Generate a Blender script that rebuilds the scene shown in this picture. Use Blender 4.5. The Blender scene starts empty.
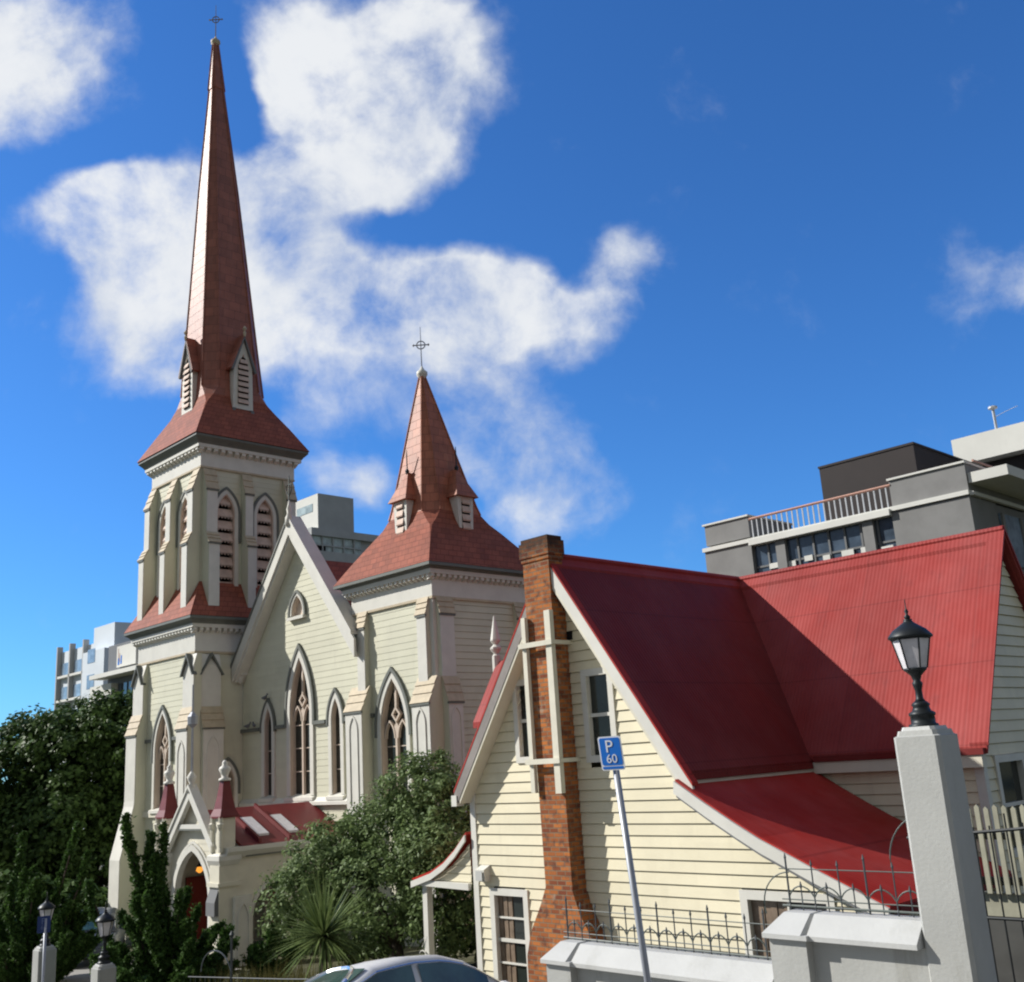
import bpy, bmesh, math, random
import numpy as np
from mathutils import Vector, Matrix

random.seed(7)
rng = np.random.default_rng(11)
SC = bpy.context.scene
COL = SC.collection

# ------------------------------------------------------------------ camera
YAW, PITCH, ROLL, FPX = -.793197249, .251554268, -.0622014403, 1046.322
cy, sy, cp, sp = math.cos(YAW), math.sin(YAW), math.cos(PITCH), math.sin(PITCH)
F_ = Vector((sy * cp, cy * cp, sp))
R0 = Vector((cy, -sy, 0))
U0 = R0.cross(F_)
R_ = math.cos(ROLL) * R0 + math.sin(ROLL) * U0
U_ = -math.sin(ROLL) * R0 + math.cos(ROLL) * U0
cam_d = bpy.data.cameras.new('camera')
cam = bpy.data.objects.new('camera', cam_d)
COL.objects.link(cam)
M = Matrix((R_, U_, -F_)).transposed().to_4x4()
M.translation = Vector((0, 0, 5.2))
cam.matrix_world = M
cam_d.sensor_width = 36
cam_d.lens = FPX * 36 / 1024
cam_d.clip_start = .1
cam_d.clip_end = 6000
SC.camera = cam

# ------------------------------------------------------------------ light
SUN_TRAVEL = Vector((1.5, 1.0, -1.2)).normalized()
SUN_STRENGTH, SKY_STRENGTH, EXPOSURE = 4.6, .075, .40
sun_d = bpy.data.lights.new('sun', 'SUN')
sun_d.energy = SUN_STRENGTH
sun_d.angle = math.radians(.5)
sun_d.color = (1, .955, .88)
sun = bpy.data.objects.new('sun', sun_d)
sun.rotation_euler = SUN_TRAVEL.to_track_quat('-Z', 'Y').to_euler()
sun.location = (-30, -20, 40)
COL.objects.link(sun)
SC.view_settings.view_transform = 'Standard'
SC.view_settings.look = 'None'
SC.view_settings.exposure = EXPOSURE
SC.view_settings.gamma = 1
SC.cycles.filter_width = 2.1
SC.view_settings.use_curve_mapping = False


def lin(r, g, b):
    def c(v):
        v /= 255
        return v / 12.92 if v <= .04045 else ((v + .055) / 1.055) ** 2.4
    return (c(r), c(g), c(b), 1)


class NT:
    """tiny node-tree writer"""
    def __init__(s, tree):
        s.t = tree

    def n(s, kind, **kw):
        nd = s.t.nodes.new(kind)
        for k, v in kw.items():
            if k.startswith('_'):
                nd.inputs[int(k[1:])].default_value = v
            else:
                setattr(nd, k, v)
        return nd

    def l(s, a, b):
        s.t.links.new(a, b)

    def math(s, op, a, b=None, clamp=False):
        nd = s.n('ShaderNodeMath', operation=op)
        nd.use_clamp = clamp
        for i, v in enumerate((a, b)):
            if v is None:
                continue
            if isinstance(v, (int, float)):
                nd.inputs[i].default_value = v
            else:
                s.l(v, nd.inputs[i])
        return nd.outputs[0]

    def vec(s, op, a, b=None):
        nd = s.n('ShaderNodeVectorMath', operation=op)
        for i, v in enumerate((a, b)):
            if v is None:
                continue
            if isinstance(v, (tuple, list, Vector)):
                nd.inputs[i].default_value = tuple(v)
            else:
                s.l(v, nd.inputs[i])
        return nd.outputs['Value'] if op in ('DOT_PRODUCT', 'LENGTH') else nd.outputs[0]

    def smooth(s, v, lo, hi, a=0., b=1.):
        nd = s.n('ShaderNodeMapRange', interpolation_type='SMOOTHSTEP')
        s.l(v, nd.inputs[0])
        for i, q in zip((1, 2, 3, 4), (lo, hi, a, b)):
            nd.inputs[i].default_value = q
        return nd.outputs[0]

    def noise(s, vec, scale, detail=6, rough=.55, dist=0.):
        nd = s.n('ShaderNodeTexNoise')
        s.l(vec, nd.inputs['Vector'])
        nd.inputs['Scale'].default_value = scale
        nd.inputs['Detail'].default_value = detail
        nd.inputs['Roughness'].default_value = rough
        nd.inputs['Distortion'].default_value = dist
        return nd

    def mix(s, f, a, b):
        nd = s.n('ShaderNodeMix', data_type='RGBA')
        if isinstance(f, (int, float)):
            nd.inputs[0].default_value = f
        else:
            s.l(f, nd.inputs[0])
        for i, v in ((6, a), (7, b)):
            if isinstance(v, (tuple, list)):
                nd.inputs[i].default_value = tuple(v)
            else:
                s.l(v, nd.inputs[i])
        return nd.outputs[2]


def build_world():
    w = bpy.data.worlds.new('World')
    SC.world = w
    w.use_nodes = True
    t = NT(w.node_tree)
    w.node_tree.nodes.clear()
    sky = t.n('ShaderNodeTexSky', sky_type='NISHITA')
    sky.sun_disc = False
    sky.sun_elevation = math.asin(-SUN_TRAVEL.z)
    sky.sun_rotation = math.atan2(-SUN_TRAVEL.x, -SUN_TRAVEL.y)
    sky.air_density = 1.0
    sky.dust_density = .25
    sky.ozone_density = 3.0
    tc = t.n('ShaderNodeTexCoord')
    d = tc.outputs['Generated']
    # clouds live on a plane far away in a fixed compass direction (north-west)
    fz = t.math('MAXIMUM', t.vec('DOT_PRODUCT', d, F_), .05)
    a = t.math('DIVIDE', t.vec('DOT_PRODUCT', d, R_), fz)
    b = t.math('DIVIDE', t.vec('DOT_PRODUCT', d, U_), fz)
    comb = t.n('ShaderNodeCombineXYZ')
    t.l(a, comb.inputs[0])
    t.l(b, comb.inputs[1])
    P = comb.outputs[0]
    warp = t.noise(P, 5.5, 5, .55)
    off = t.vec('SUBTRACT', warp.outputs['Color'], (.5, .5, .5))
    off = t.vec('MULTIPLY', off, (.13, .10, 0))
    P2 = t.vec('ADD', P, off)
    blobs = [(25, 50, 105, 120, 1.05), (300, 70, 55, 75, .85), (375, 55, 125, 85, 1.0),
             (415, 105, 80, 105, .85), (330, 150, 110, 85, 1.), (150, 225, 110, 80, 1.05), (95, 240, 60, 60, .7),
             (250, 240, 120, 90, 1.05), (150, 320, 90, 70, .8), (165, 370, 60, 45, .45), (290, 320, 110, 60, .9),
             (400, 300, 120, 62, .98), (470, 320, 110, 62, .95), (550, 305, 90, 50, .85), (622, 268, 46, 44, 1.0),
             (600, 330, 50, 32, .35), (440, 380, 110, 46, .4), (510, 440, 90, 52, .64), (350, 482, 56, 32, .72),
             (555, 500, 76, 48, .62), (330, 410, 60, 40, .35), (210, 330, 80, 60, .6), (1005, 290, 80, 48, .48), (30, 320, 50, 25, .3)]
    holes = [(248, 120, 34, 46, .9), (387, 52, 36, 22, .5), (365, 230, 60, 24, .6), (585, 280, 38, 28, .7),
             (235, 75, 22, 50, .5), (120, 150, 60, 28, .6), (470, 200, 50, 40, .4), (270, 275, 40, 22, .35), (40, 182, 50, 24, .5)]
    acc = None
    for (x, y, rx, ry, wgt) in blobs + [(h[0], h[1], h[2], h[3], -h[4]) for h in holes]:
        q = t.vec('SUBTRACT', P2, ((x - 512) / FPX, (491 - y) / FPX, 0))
        q = t.vec('MULTIPLY', q, (FPX / rx / 1.4, FPX / ry / 1.4, 0))
        v = t.smooth(t.vec('LENGTH', q), 1.0, .15, 0, wgt)
        if acc is None:
            acc = v
        else:
            acc = t.math('ADD', acc, v) if wgt < 0 else t.math('ADD', acc, v)
    acc = t.math('MINIMUM', t.math('MULTIPLY', acc, .74), .72)
    n1 = t.noise(P, 8.5, 10, .58, .15)
    n2 = t.noise(P2, 26, 8, .66)
    dens = t.math('ADD', acc, t.math('MULTIPLY', t.math('SUBTRACT', n1.outputs[0], .48), t.math('ADD', t.math('MULTIPLY', acc, 2.1), 1.0)))
    dens = t.math('ADD', dens, t.math('MULTIPLY', t.math('SUBTRACT', n2.outputs[0], .5), .42))
    mask = t.smooth(dens, .10, 1.0, 0, .96)
    n3 = t.noise(P2, 6, 6, .55)
    lit = t.smooth(t.math('ADD', dens, t.math('MULTIPLY', t.math('SUBTRACT', n3.outputs[0], .5), 2.2)), .25, 1.25)
    tint = t.vec('MULTIPLY', sky.outputs[0], (.44, .98, 1.63))
    cw = 1 / SKY_STRENGTH
    ccol = t.mix(lit, (.49 * cw, .53 * cw, .60 * cw, 1), (.66 * cw, .675 * cw, .69 * cw, 1))
    # unseen broken cloud added behind and beside the viewer as neutral fill light
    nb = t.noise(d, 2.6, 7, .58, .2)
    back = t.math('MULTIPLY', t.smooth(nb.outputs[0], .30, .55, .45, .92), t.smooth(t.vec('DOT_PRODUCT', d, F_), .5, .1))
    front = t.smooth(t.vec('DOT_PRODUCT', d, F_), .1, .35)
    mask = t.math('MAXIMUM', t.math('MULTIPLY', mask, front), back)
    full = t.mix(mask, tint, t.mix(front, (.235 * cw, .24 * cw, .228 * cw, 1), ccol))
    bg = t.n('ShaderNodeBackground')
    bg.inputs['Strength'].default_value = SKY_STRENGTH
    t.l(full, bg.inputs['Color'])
    out = t.n('ShaderNodeOutputWorld')
    t.l(bg.outputs[0], out.inputs[0])


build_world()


# ------------------------------------------------------------------ materials
def mat(name, col, rough=.6, var=.12, vscale=1.5, metal=0., bump=0., bscale=20., spec=.4, stain=None, island=0.):
    m = bpy.data.materials.new(name)
    m.use_nodes = True
    t = NT(m.node_tree)
    bs = m.node_tree.nodes['Principled BSDF']
    bs.inputs['Roughness'].default_value = rough
    bs.inputs['Metallic'].default_value = metal
    bs.inputs['Specular IOR Level'].default_value = spec
    tc = t.n('ShaderNodeTexCoord')
    n = t.noise(tc.outputs['Object'], vscale, 8, .62)
    f = t.smooth(n.outputs[0], .3, .7)
    lo = tuple(c * (1 - var) for c in col[:3]) + (1,)
    hi = tuple(min(1, c * (1 + var * .7)) for c in col[:3]) + (1,)
    c = t.mix(f, lo, hi)
    if stain:
        sc = t.vec('MULTIPLY', tc.outputs['Object'], (2.2, 2.2, .35))
        n2 = t.noise(sc, 1.6, 7, .65)
        c = t.mix(t.math('MULTIPLY', t.smooth(n2.outputs[0], .52, .78), stain[1]), c, stain[0])
    if island:
        g = t.n('ShaderNodeNewGeometry')
        hv = t.n('ShaderNodeHueSaturation')
        t.l(t.math('ADD', t.math('MULTIPLY', g.outputs['Random Per Island'], island * 2), 1 - island), hv.inputs['Value'])
        t.l(c, hv.inputs['Color'])
        c = hv.outputs[0]
    t.l(c, bs.inputs['Base Color'])
    if bump:
        n3 = t.noise(tc.outputs['Object'], bscale, 6, .6)
        bp = t.n('ShaderNodeBump')
        bp.inputs['Strength'].default_value = bump
        bp.inputs['Distance'].default_value = .02
        t.l(n3.outputs[0], bp.inputs['Height'])
        t.l(bp.outputs[0], bs.inputs['Normal'])
    return m


def mat_corrugated(name, col, axis, period, rough=.62, spec=.16, var=.1):
    m = mat(name, col, rough, var, .7, spec=spec, stain=((col[0] * .62, col[1] * .8, col[2] * .9, 1), .5))
    t = NT(m.node_tree)
    bs = m.node_tree.nodes['Principled BSDF']
    tc = t.n('ShaderNodeTexCoord')
    sx = t.n('ShaderNodeSeparateXYZ')
    t.l(tc.outputs['Object'], sx.inputs[0])
    v = t.math('SINE', t.math('MULTIPLY', sx.outputs[axis], 2 * math.pi / period))
    src = bs.inputs['Base Color'].links[0].from_socket
    fz_ = t.math('FRACT', t.math('DIVIDE', sx.outputs[2], 1.36))
    fa = t.math('FRACT', t.math('DIVIDE', sx.outputs[axis], .762))
    lap = t.math('MAXIMUM', t.math('LESS_THAN', fz_, .018), t.math('MULTIPLY', t.math('LESS_THAN', fa, .03), .6))
    fade = t.noise(t.vec('MULTIPLY', tc.outputs['Object'], (.5, .5, .25)), 1.3, 6, .65)
    sheet = t.n('ShaderNodeTexWhiteNoise', noise_dimensions='1D')
    t.l(t.math('FLOOR', t.math('DIVIDE', sx.outputs[axis], .762)), sheet.inputs['W'])
    hv = t.n('ShaderNodeHueSaturation')
    val = t.math('ADD', t.math('MULTIPLY', fade.outputs[0], .36), t.math('MULTIPLY', sheet.outputs['Value'], .09))
    t.l(t.math('SUBTRACT', t.math('ADD', val, .78), t.math('MULTIPLY', lap, .22)), hv.inputs['Value'])
    t.l(t.math('SUBTRACT', 1.12, t.math('MULTIPLY', fade.outputs[0], .3)), hv.inputs['Saturation'])
    t.l(src, hv.inputs['Color'])
    t.l(hv.outputs[0], bs.inputs['Base Color'])
    bp = t.n('ShaderNodeBump')
    bp.inputs['Strength'].default_value = .16
    bp.inputs['Distance'].default_value = .010
    t.l(v, bp.inputs['Height'])
    t.l(bp.outputs[0], bs.inputs['Normal'])
    return m


def mat_shingle(name, col, rough, spec, var, stain, wid=.32, row=.2):
    m = mat(name, col, rough, var, 1.6, spec=spec, stain=stain)
    t = NT(m.node_tree)
    bs = m.node_tree.nodes['Principled BSDF']
    tc = t.n('ShaderNodeTexCoord')
    sx = t.n('ShaderNodeSeparateXYZ')
    t.l(tc.outputs['Object'], sx.inputs[0])
    cb = t.n('ShaderNodeCombineXYZ')
    t.l(t.math('ADD', sx.outputs[0], sx.outputs[1]), cb.inputs[0])
    t.l(sx.outputs[2], cb.inputs[1])
    br = t.n('ShaderNodeTexBrick')
    t.l(cb.outputs[0], br.inputs['Vector'])
    br.inputs['Scale'].default_value = 1
    br.inputs['Brick Width'].default_value = wid
    br.inputs['Row Height'].default_value = row
    br.inputs['Mortar Size'].default_value = .012
    br.inputs['Color1'].default_value = (1.12, 1.08, 1.05, 1)
    br.inputs['Color2'].default_value = (.80, .82, .84, 1)
    br.inputs['Mortar'].default_value = (.55, .55, .55, 1)
    src = bs.inputs['Base Color'].links[0].from_socket
    mx = t.n('ShaderNodeMix', data_type='RGBA', blend_type='MULTIPLY')
    mx.inputs[0].default_value = .8
    t.l(src, mx.inputs[6])
    t.l(br.outputs[0], mx.inputs[7])
    t.l(mx.outputs[2], bs.inputs['Base Color'])
    bp = t.n('ShaderNodeBump')
    bp.inputs['Strength'].default_value = .35
    bp.inputs['Distance'].default_value = .02
    sub = t.math('ADD', t.math('MULTIPLY', br.outputs['Fac'], -1), t.math('MULTIPLY', t.math('FRACT', t.math('DIVIDE', sx.outputs[2], row)), -.8))
    nz = t.noise(tc.outputs['Object'], 3, 5, .6)
    t.l(t.math('ADD', sub, t.math('MULTIPLY', nz.outputs[0], 1.2)), bp.inputs['Height'])
    t.l(bp.outputs[0], bs.inputs['Normal'])
    return m


def mat_brick(name):
    m = bpy.data.materials.new(name)
    m.use_nodes = True
    t = NT(m.node_tree)
    bs = m.node_tree.nodes['Principled BSDF']
    bs.inputs['Roughness'].default_value = .9
    bs.inputs['Specular IOR Level'].default_value = .15
    tc = t.n('ShaderNodeTexCoord')
    sx = t.n('ShaderNodeSeparateXYZ')
    t.l(tc.outputs['Object'], sx.inputs[0])
    cb = t.n('ShaderNodeCombineXYZ')
    t.l(t.math('ADD', sx.outputs[0], sx.outputs[1]), cb.inputs[0])
    t.l(sx.outputs[2], cb.inputs[1])
    br = t.n('ShaderNodeTexBrick')
    t.l(cb.outputs[0], br.inputs['Vector'])
    br.inputs['Scale'].default_value = 1
    br.inputs['Brick Width'].default_value = .20
    br.inputs['Row Height'].default_value = .078
    br.inputs['Mortar Size'].default_value = .010
    br.inputs['Mortar Smooth'].default_value = .2
    br.inputs['Bias'].default_value = -.1
    br.inputs['Color1'].default_value = (.47, .16, .045, 1)
    br.inputs['Color2'].default_value = (.17, .048, .028, 1)
    br.inputs['Mortar'].default_value = (.24, .17, .11, 1)
    n = t.noise(tc.outputs['Object'], 5, 6, .7)
    c = t.mix(t.math('MULTIPLY', t.smooth(n.outputs[0], .47, .70), .85), br.outputs[0], (.10, .05, .04, 1))
    n2 = t.noise(tc.outputs['Object'], 3.1, 5, .6)
    c = t.mix(t.math('MULTIPLY', t.smooth(n2.outputs[0], .56, .72), .6), c, (.42, .33, .25, 1))
    # soot near the top of the stack
    st = t.smooth(t.math('ADD', sx.outputs[2], t.math('MULTIPLY', n.outputs[0], .5)), 8.05, 8.45)
    c = t.mix(t.math('MULTIPLY', st, .8), c, (.035, .028, .024, 1))
    t.l(c, bs.inputs['Base Color'])
    bp = t.n('ShaderNodeBump')
    bp.inputs['Strength'].default_value = .8
    bp.inputs['Distance'].default_value = .02
    t.l(br.outputs['Fac'], bp.inputs['Height'])
    bp.invert = True
    t.l(bp.outputs[0], bs.inputs['Normal'])
    return m


def mat_leaf(name, c1, c2, rough=.5, trans=.25):
    m = bpy.data.materials.new(name)
    m.use_nodes = True
    t = NT(m.node_tree)
    bs = m.node_tree.nodes['Principled BSDF']
    bs.inputs['Roughness'].default_value = rough
    bs.inputs['Specular IOR Level'].default_value = .12
    g = t.n('ShaderNodeNewGeometry')
    tc = t.n('ShaderNodeTexCoord')
    n = t.noise(tc.outputs['Object'], .9, 4, .6)
    f = t.math('ADD', t.math('MULTIPLY', g.outputs['Random Per Island'], .6), t.math('MULTIPLY', n.outputs[0], .5), True)
    c = t.mix(f, c1, c2)
    t.l(c, bs.inputs['Base Color'])
    tr = t.n('ShaderNodeBsdfTranslucent')
    t.l(c, tr.inputs['Color'])
    mx = t.n('ShaderNodeMixShader')
    mx.inputs[0].default_value = trans
    t.l(bs.outputs[0], mx.inputs[1])
    t.l(tr.outputs[0], mx.inputs[2])
    out = m.node_tree.nodes['Material Output']
    t.l(mx.outputs[0], out.inputs[0])
    return m


def mat_glass(name, col, rough=.08, spec=.6):
    m = mat(name, col, rough, .35, 1.2, spec=spec)
    return m


def mat_emit(name, col, s):
    m = bpy.data.materials.new(name)
    m.use_nodes = True
    bs = m.node_tree.nodes['Principled BSDF']
    bs.inputs['Base Color'].default_value = col
    bs.inputs['Emission Color'].default_value = col
    bs.inputs['Emission Strength'].default_value = s
    return m


MT = dict(
    cream=mat('cottage_cream_paint', (.70, .645, .475, 1), .55, .06, 1.2, spec=.3, stain=((.5, .46, .34, 1), .4), island=.035),
    church_cream=mat('church_cream_paint', (.60, .592, .465, 1), .6, .06, .8, spec=.3, stain=((.47, .46, .37, 1), .4), island=.03),
    white=mat('white_trim_paint', (.64, .63, .575, 1), .55, .06, 2, spec=.3, stain=((.55, .54, .5, 1), .3)),
    trim_cream=mat('pale_trim_paint', (.66, .63, .52, 1), .55, .07, 2, spec=.3),
    barge_grey=mat('grey_barge_paint', (.25, .225, .21, 1), .7, .15, 2),
    weather=mat('beige_weathering_shingle', (.49, .415, .295, 1), .7, .12, 4, bump=.3),
    reveal=mat('pinkish_reveal_paint', (.54, .45, .37, 1), .65, .1, 2),
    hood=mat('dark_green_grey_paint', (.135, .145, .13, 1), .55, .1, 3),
    louvre=mat('tan_louvre_paint', (.60, .46, .38, 1), .7, .15, 3),
    dark=mat('dark_interior', (.012, .012, .013, 1), .9, .1, 3, spec=.1),
    glass=mat_glass('dark_window_glass', (.022, .028, .026, 1)),
    curtain=mat('curtain_behind_glass', (.20, .15, .11, 1), .35, .3, 4),
    cottage_red=mat_corrugated('red_painted_iron_main', (.175, .021, .019, 1), 1, .08),  # main roof red kept darker than the wing to carry its shade
    cottage_red_x=mat_corrugated('red_painted_iron_wing', (.295, .038, .033, 1), 0, .08),
    lean_red=mat_corrugated('red_painted_iron_leanto', (.37, .022, .014, 1), 1, .08),
    church_red=mat_shingle('church_red_roof_shingle', (.285, .092, .060, 1), .7, .15, .14, ((.20, .06, .05, 1), .5)),
    spire_red=mat_shingle('spire_metal_shingle', (.30, .105, .070, 1), .54, .42, .16, ((.38, .17, .13, 1), .5), .5, .4),
    copper_red=mat_shingle('weathered_spire_shingle', (.37, .130, .075, 1), .56, .34, .2, ((.44, .22, .12, 1), .5), .4, .3),
    porch_red=mat('porch_red_roof_paint', (.14, .016, .017, 1), .5, .15, 2),
    door_red=mat('red_door_paint', (.26, .03, .02, 1), .5, .1, 2),
    brick=mat_brick('old_orange_brick'),
    iron=mat('black_wrought_iron', (.018, .022, .024, 1), .45, .2, 5, metal=.3),
    iron_rail=mat('dark_slate_ironwork', (.055, .065, .072, 1), .5, .2, 5),
    finial_gold=mat('dull_gold_finial', (.30, .24, .13, 1), .5, .1, 5, metal=.4),
    iron_grey=mat('grey_green_ironwork', (.075, .095, .085, 1), .5, .2, 5),
    steel=mat('galvanised_steel', (.34, .36, .40, 1), .45, .1, 4, metal=.35),
    plaster=mat('pale_grey_plaster', (.385, .39, .37, 1), .8, .08, 1.3, bump=.2, bscale=30, stain=((.22, .215, .185, 1), .65)),
    plaster_white=mat('white_painted_coping', (.47, .475, .46, 1), .65, .06, 1.5, bump=.15, bscale=25, stain=((.33, .33, .30, 1), .5)),
    lamp_glass=mat('frosted_lamp_glass', (.62, .60, .62, 1), .35, .12, 8),
    sign_blue=mat('blue_sign_face', (.008, .16, .62, 1), .4, .04, 5),
    sign_blue_shaded=mat('shaded_blue_sign_face', (.008, .030, .13, 1), .5, .1, 5),  # sign blue darkened in colour for the plate turned away from the sun
    sign_white_shaded=mat('shaded_sign_lettering', (.10, .14, .28, 1), .5, .1, 5),  # white lettering dulled to match the painted shade of that plate
    sign_white=mat('white_sign_paint', (.78, .80, .84, 1), .4, .04, 5),
    silver=mat('silver_car_paint', (.58, .58, .58, 1), .4, .03, 2, metal=.05, spec=.4),
    chrome=mat('chrome_trim', (.75, .76, .78, 1), .15, .03, 2, metal=.9),
    bluegrey=mat('bluegrey_car_paint_shaded', (.055, .07, .10, 1), .3, .03, 2, spec=.5),  # paint darkened to stand for deep tree shade on the car
    car_glass=mat('green_tinted_car_glass', (.035, .075, .065, 1), .06, .5, 1.6, spec=.8),
    tyre=mat('black_tyre_rubber', (.015, .015, .015, 1), .85, .1, 5),
    lampred=mat('red_tail_lamp', (.4, .01, .01, 1), .25, .05, 5),
    bark=mat('grey_brown_bark', (.07, .052, .038, 1), .9, .3, 6, bump=.5),
    asphalt=mat('road_asphalt', (.05, .05, .052, 1), .9, .2, 6, bump=.3, bscale=60),
    paving=mat('concrete_paving', (.28, .27, .25, 1), .85, .12, 2, bump=.2),
    soil=mat('garden_soil_and_grass', (.075, .075, .035, 1), .95, .4, 1.5, bump=.4),
    bld_grey=mat('grey_building_brick', (.215, .215, .212, 1), .85, .10, .8, bump=.2),
    bld_white=mat('pale_building_render', (.64, .64, .60, 1), .75, .06, .4, stain=((.5, .5, .47, 1), .3)),
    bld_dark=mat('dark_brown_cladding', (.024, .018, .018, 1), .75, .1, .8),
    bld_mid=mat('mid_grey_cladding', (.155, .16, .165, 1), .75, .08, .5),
    bld_mid_pale=mat('pale_grey_cladding', (.36, .37, .37, 1), .75, .08, .5),
    bld_bluewhite=mat('cool_white_render', (.60, .66, .72, 1), .7, .05, .4),
    bld_slate=mat('slate_grey_cladding', (.13, .14, .155, 1), .7, .08, .5),
    bld_glass=mat_glass('office_window_glass', (.06, .085, .12, 1), .12),
    bld_glass_blue=mat_glass('blue_grey_tower_glass', (.22, .30, .40, 1), .2),
    bld_glass_pale=mat_glass('pale_office_glass', (.38, .46, .46, 1), .15),
    rail_rust=mat('rust_orange_handrail', (.46, .25, .19, 1), .6, .1, 2),
    rail_grey=mat('pale_rail_steel', (.42, .44, .47, 1), .5, .1, 2),
    fence_pale=mat('greyish_cream_fence_paint', (.34, .33, .25, 1), .8, .2, 3),  # darker and greyer than the cottage cream
    shade_grey=mat('dark_shade_grey', (.07, .07, .065, 1), .9, .2, 2),  # dark grey standing for shade on the garden wall and fence base
    brownwood=mat('brown_timber', (.16, .11, .07, 1), .85, .2, 3),
    terracotta=mat('terracotta', (.22, .07, .04, 1), .85, .2, 3),
    lit_bulb=mat_emit('lit_porch_lamp', (1, .38, .05, 1), .8),
    leaf_dark=mat_leaf('dark_evergreen_leaf', (.016, .034, .011, 1), (.105, .175, .045, 1), .5, .25),
    leaf_olive=mat_leaf('olive_leaf', (.052, .085, .030, 1), (.22, .30, .115, 1), .5, .3),
    leaf_olive_yellow=mat_leaf('young_green_leaf', (.05, .085, .022, 1), (.16, .22, .07, 1), .5, .3),
    leaf_juniper=mat_leaf('juniper_leaf', (.014, .034, .011, 1), (.10, .19, .042, 1), .55, .28),
    leaf_blade=mat_leaf('cabbage_tree_blade', (.06, .10, .03, 1), (.21, .27, .10, 1), .4, .25),
    grass=mat_leaf('dry_grass_blade', (.06, .07, .02, 1), (.22, .19, .07, 1), .7, .2),
)


# ------------------------------------------------------------------ mesh builder
ORG = {}


class MB:
    def __init__(s):
        s.v = []
        s.f = []

    def poly(s, pts):
        i = len(s.v)
        s.v += [tuple(p) for p in pts]
        s.f.append(tuple(range(i, i + len(pts))))

    def loft(s, rings, cap0=True, cap1=True, closed=True):
        n = len(rings[0])
        i = len(s.v)
        for r in rings:
            s.v += [tuple(p) for p in r]
        for k in range(len(rings) - 1):
            for j in range(n if closed else n - 1):
                j2 = (j + 1) % n
                s.f.append((i + k * n + j, i + k * n + j2, i + (k + 1) * n + j2, i + (k + 1) * n + j))
        if cap0:
            s.f.append(tuple(i + j for j in range(n))[::-1])
        if cap1:
            e = i + (len(rings) - 1) * n
            s.f.append(tuple(e + j for j in range(n)))

    def box(s, x0, x1, y0, y1, z0, z1):
        s.loft([[(x0, y0, z0), (x1, y0, z0), (x1, y1, z0), (x0, y1, z0)],
                [(x0, y0, z1), (x1, y0, z1), (x1, y1, z1), (x0, y1, z1)]])

    def fbox(s, T, a0, a1, z0, z1, o0, o1):
        s.loft([[T(a0, z0, o0), T(a1, z0, o0), T(a1, z1, o0), T(a0, z1, o0)],
                [T(a0, z0, o1), T(a1, z0, o1), T(a1, z1, o1), T(a0, z1, o1)]])

    def prism(s, T, pts, o0, o1):
        s.loft([[T(a, z, o0) for a, z in pts], [T(a, z, o1) for a, z in pts]])

    def band(s, T, inner, outer, o0, o1, closed=False):
        n = len(inner)
        rings = []
        for k in range(n):
            (a, z), (b, w) = inner[k], outer[k]
            rings.append([T(a, z, o0), T(b, w, o0), T(b, w, o1), T(a, z, o1)])
        if closed:
            rings.append(rings[0])
            s.loft(rings, False, False)
        else:
            s.loft(rings)

    def tube(s, pts, r, n=6, taper=None, caps=True):
        pts = [Vector(p) for p in pts]
        rings = []
        for k, p in enumerate(pts):
            d = (pts[min(k + 1, len(pts) - 1)] - pts[max(k - 1, 0)])
            if d.length < 1e-9:
                d = Vector((0, 0, 1))
            d.normalize()
            u = d.cross(Vector((0, 0, 1)))
            if u.length < .05:
                u = d.cross(Vector((1, 0, 0)))
            u.normalize()
            w = u.cross(d)
            rr = r if taper is None else r * (1 + (taper - 1) * k / (len(pts) - 1))
            rings.append([p + (u * math.cos(2 * math.pi * j / n) + w * math.sin(2 * math.pi * j / n)) * rr for j in range(n)])
        s.loft(rings, caps, caps)

    def lathe(s, c, prof, n=12, rot=0.):
        rings = [[(c[0] + r * math.cos(rot + 2 * math.pi * j / n), c[1] + r * math.sin(rot + 2 * math.pi * j / n), c[2] + z) for j in range(n)] for r, z in prof]
        s.loft(rings)

    def build(s, name, m, parent=None, smooth=False, recalc=True):
        me = bpy.data.meshes.new(name)
        o0 = ORG.get(parent.name, Vector()) if parent else Vector()
        vs = [(x - o0[0], y - o0[1], z - o0[2]) for x, y, z in s.v]
        me.from_pydata(vs, [], s.f)
        if recalc:
            bm = bmesh.new()
            bm.from_mesh(me)
            bmesh.ops.recalc_face_normals(bm, faces=bm.faces)
            bm.to_mesh(me)
            bm.free()
        me.materials.append(MT[m] if isinstance(m, str) else m)
        if smooth:
            me.polygons.foreach_set('use_smooth', [True] * len(me.polygons))
        ob = bpy.data.objects.new(name, me)
        COL.objects.link(ob)
        if parent:
            ob.parent = parent
            ORG[ob.name] = o0
        return ob


def build_each(mb, name, m, parent=None, smooth=False):
    """every separate piece of the builder becomes an object of its own"""
    p = list(range(len(mb.v)))

    def find(i):
        while p[i] != i:
            p[i] = p[p[i]]
            i = p[i]
        return i
    for f in mb.f:
        for a in f[1:]:
            x, y = find(f[0]), find(a)
            if x != y:
                p[x] = y
    groups = {}
    for f in mb.f:
        groups.setdefault(find(f[0]), []).append(f)
    out = None
    for fs in groups.values():
        sub = MB()
        ids = {}
        for f in fs:
            q = []
            for a in f:
                if a not in ids:
                    ids[a] = len(sub.v)
                    sub.v.append(mb.v[a])
                q.append(ids[a])
            sub.f.append(tuple(q))
        o = sub.build(name, m, parent, smooth)
        out = out or o
    return out


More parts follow.
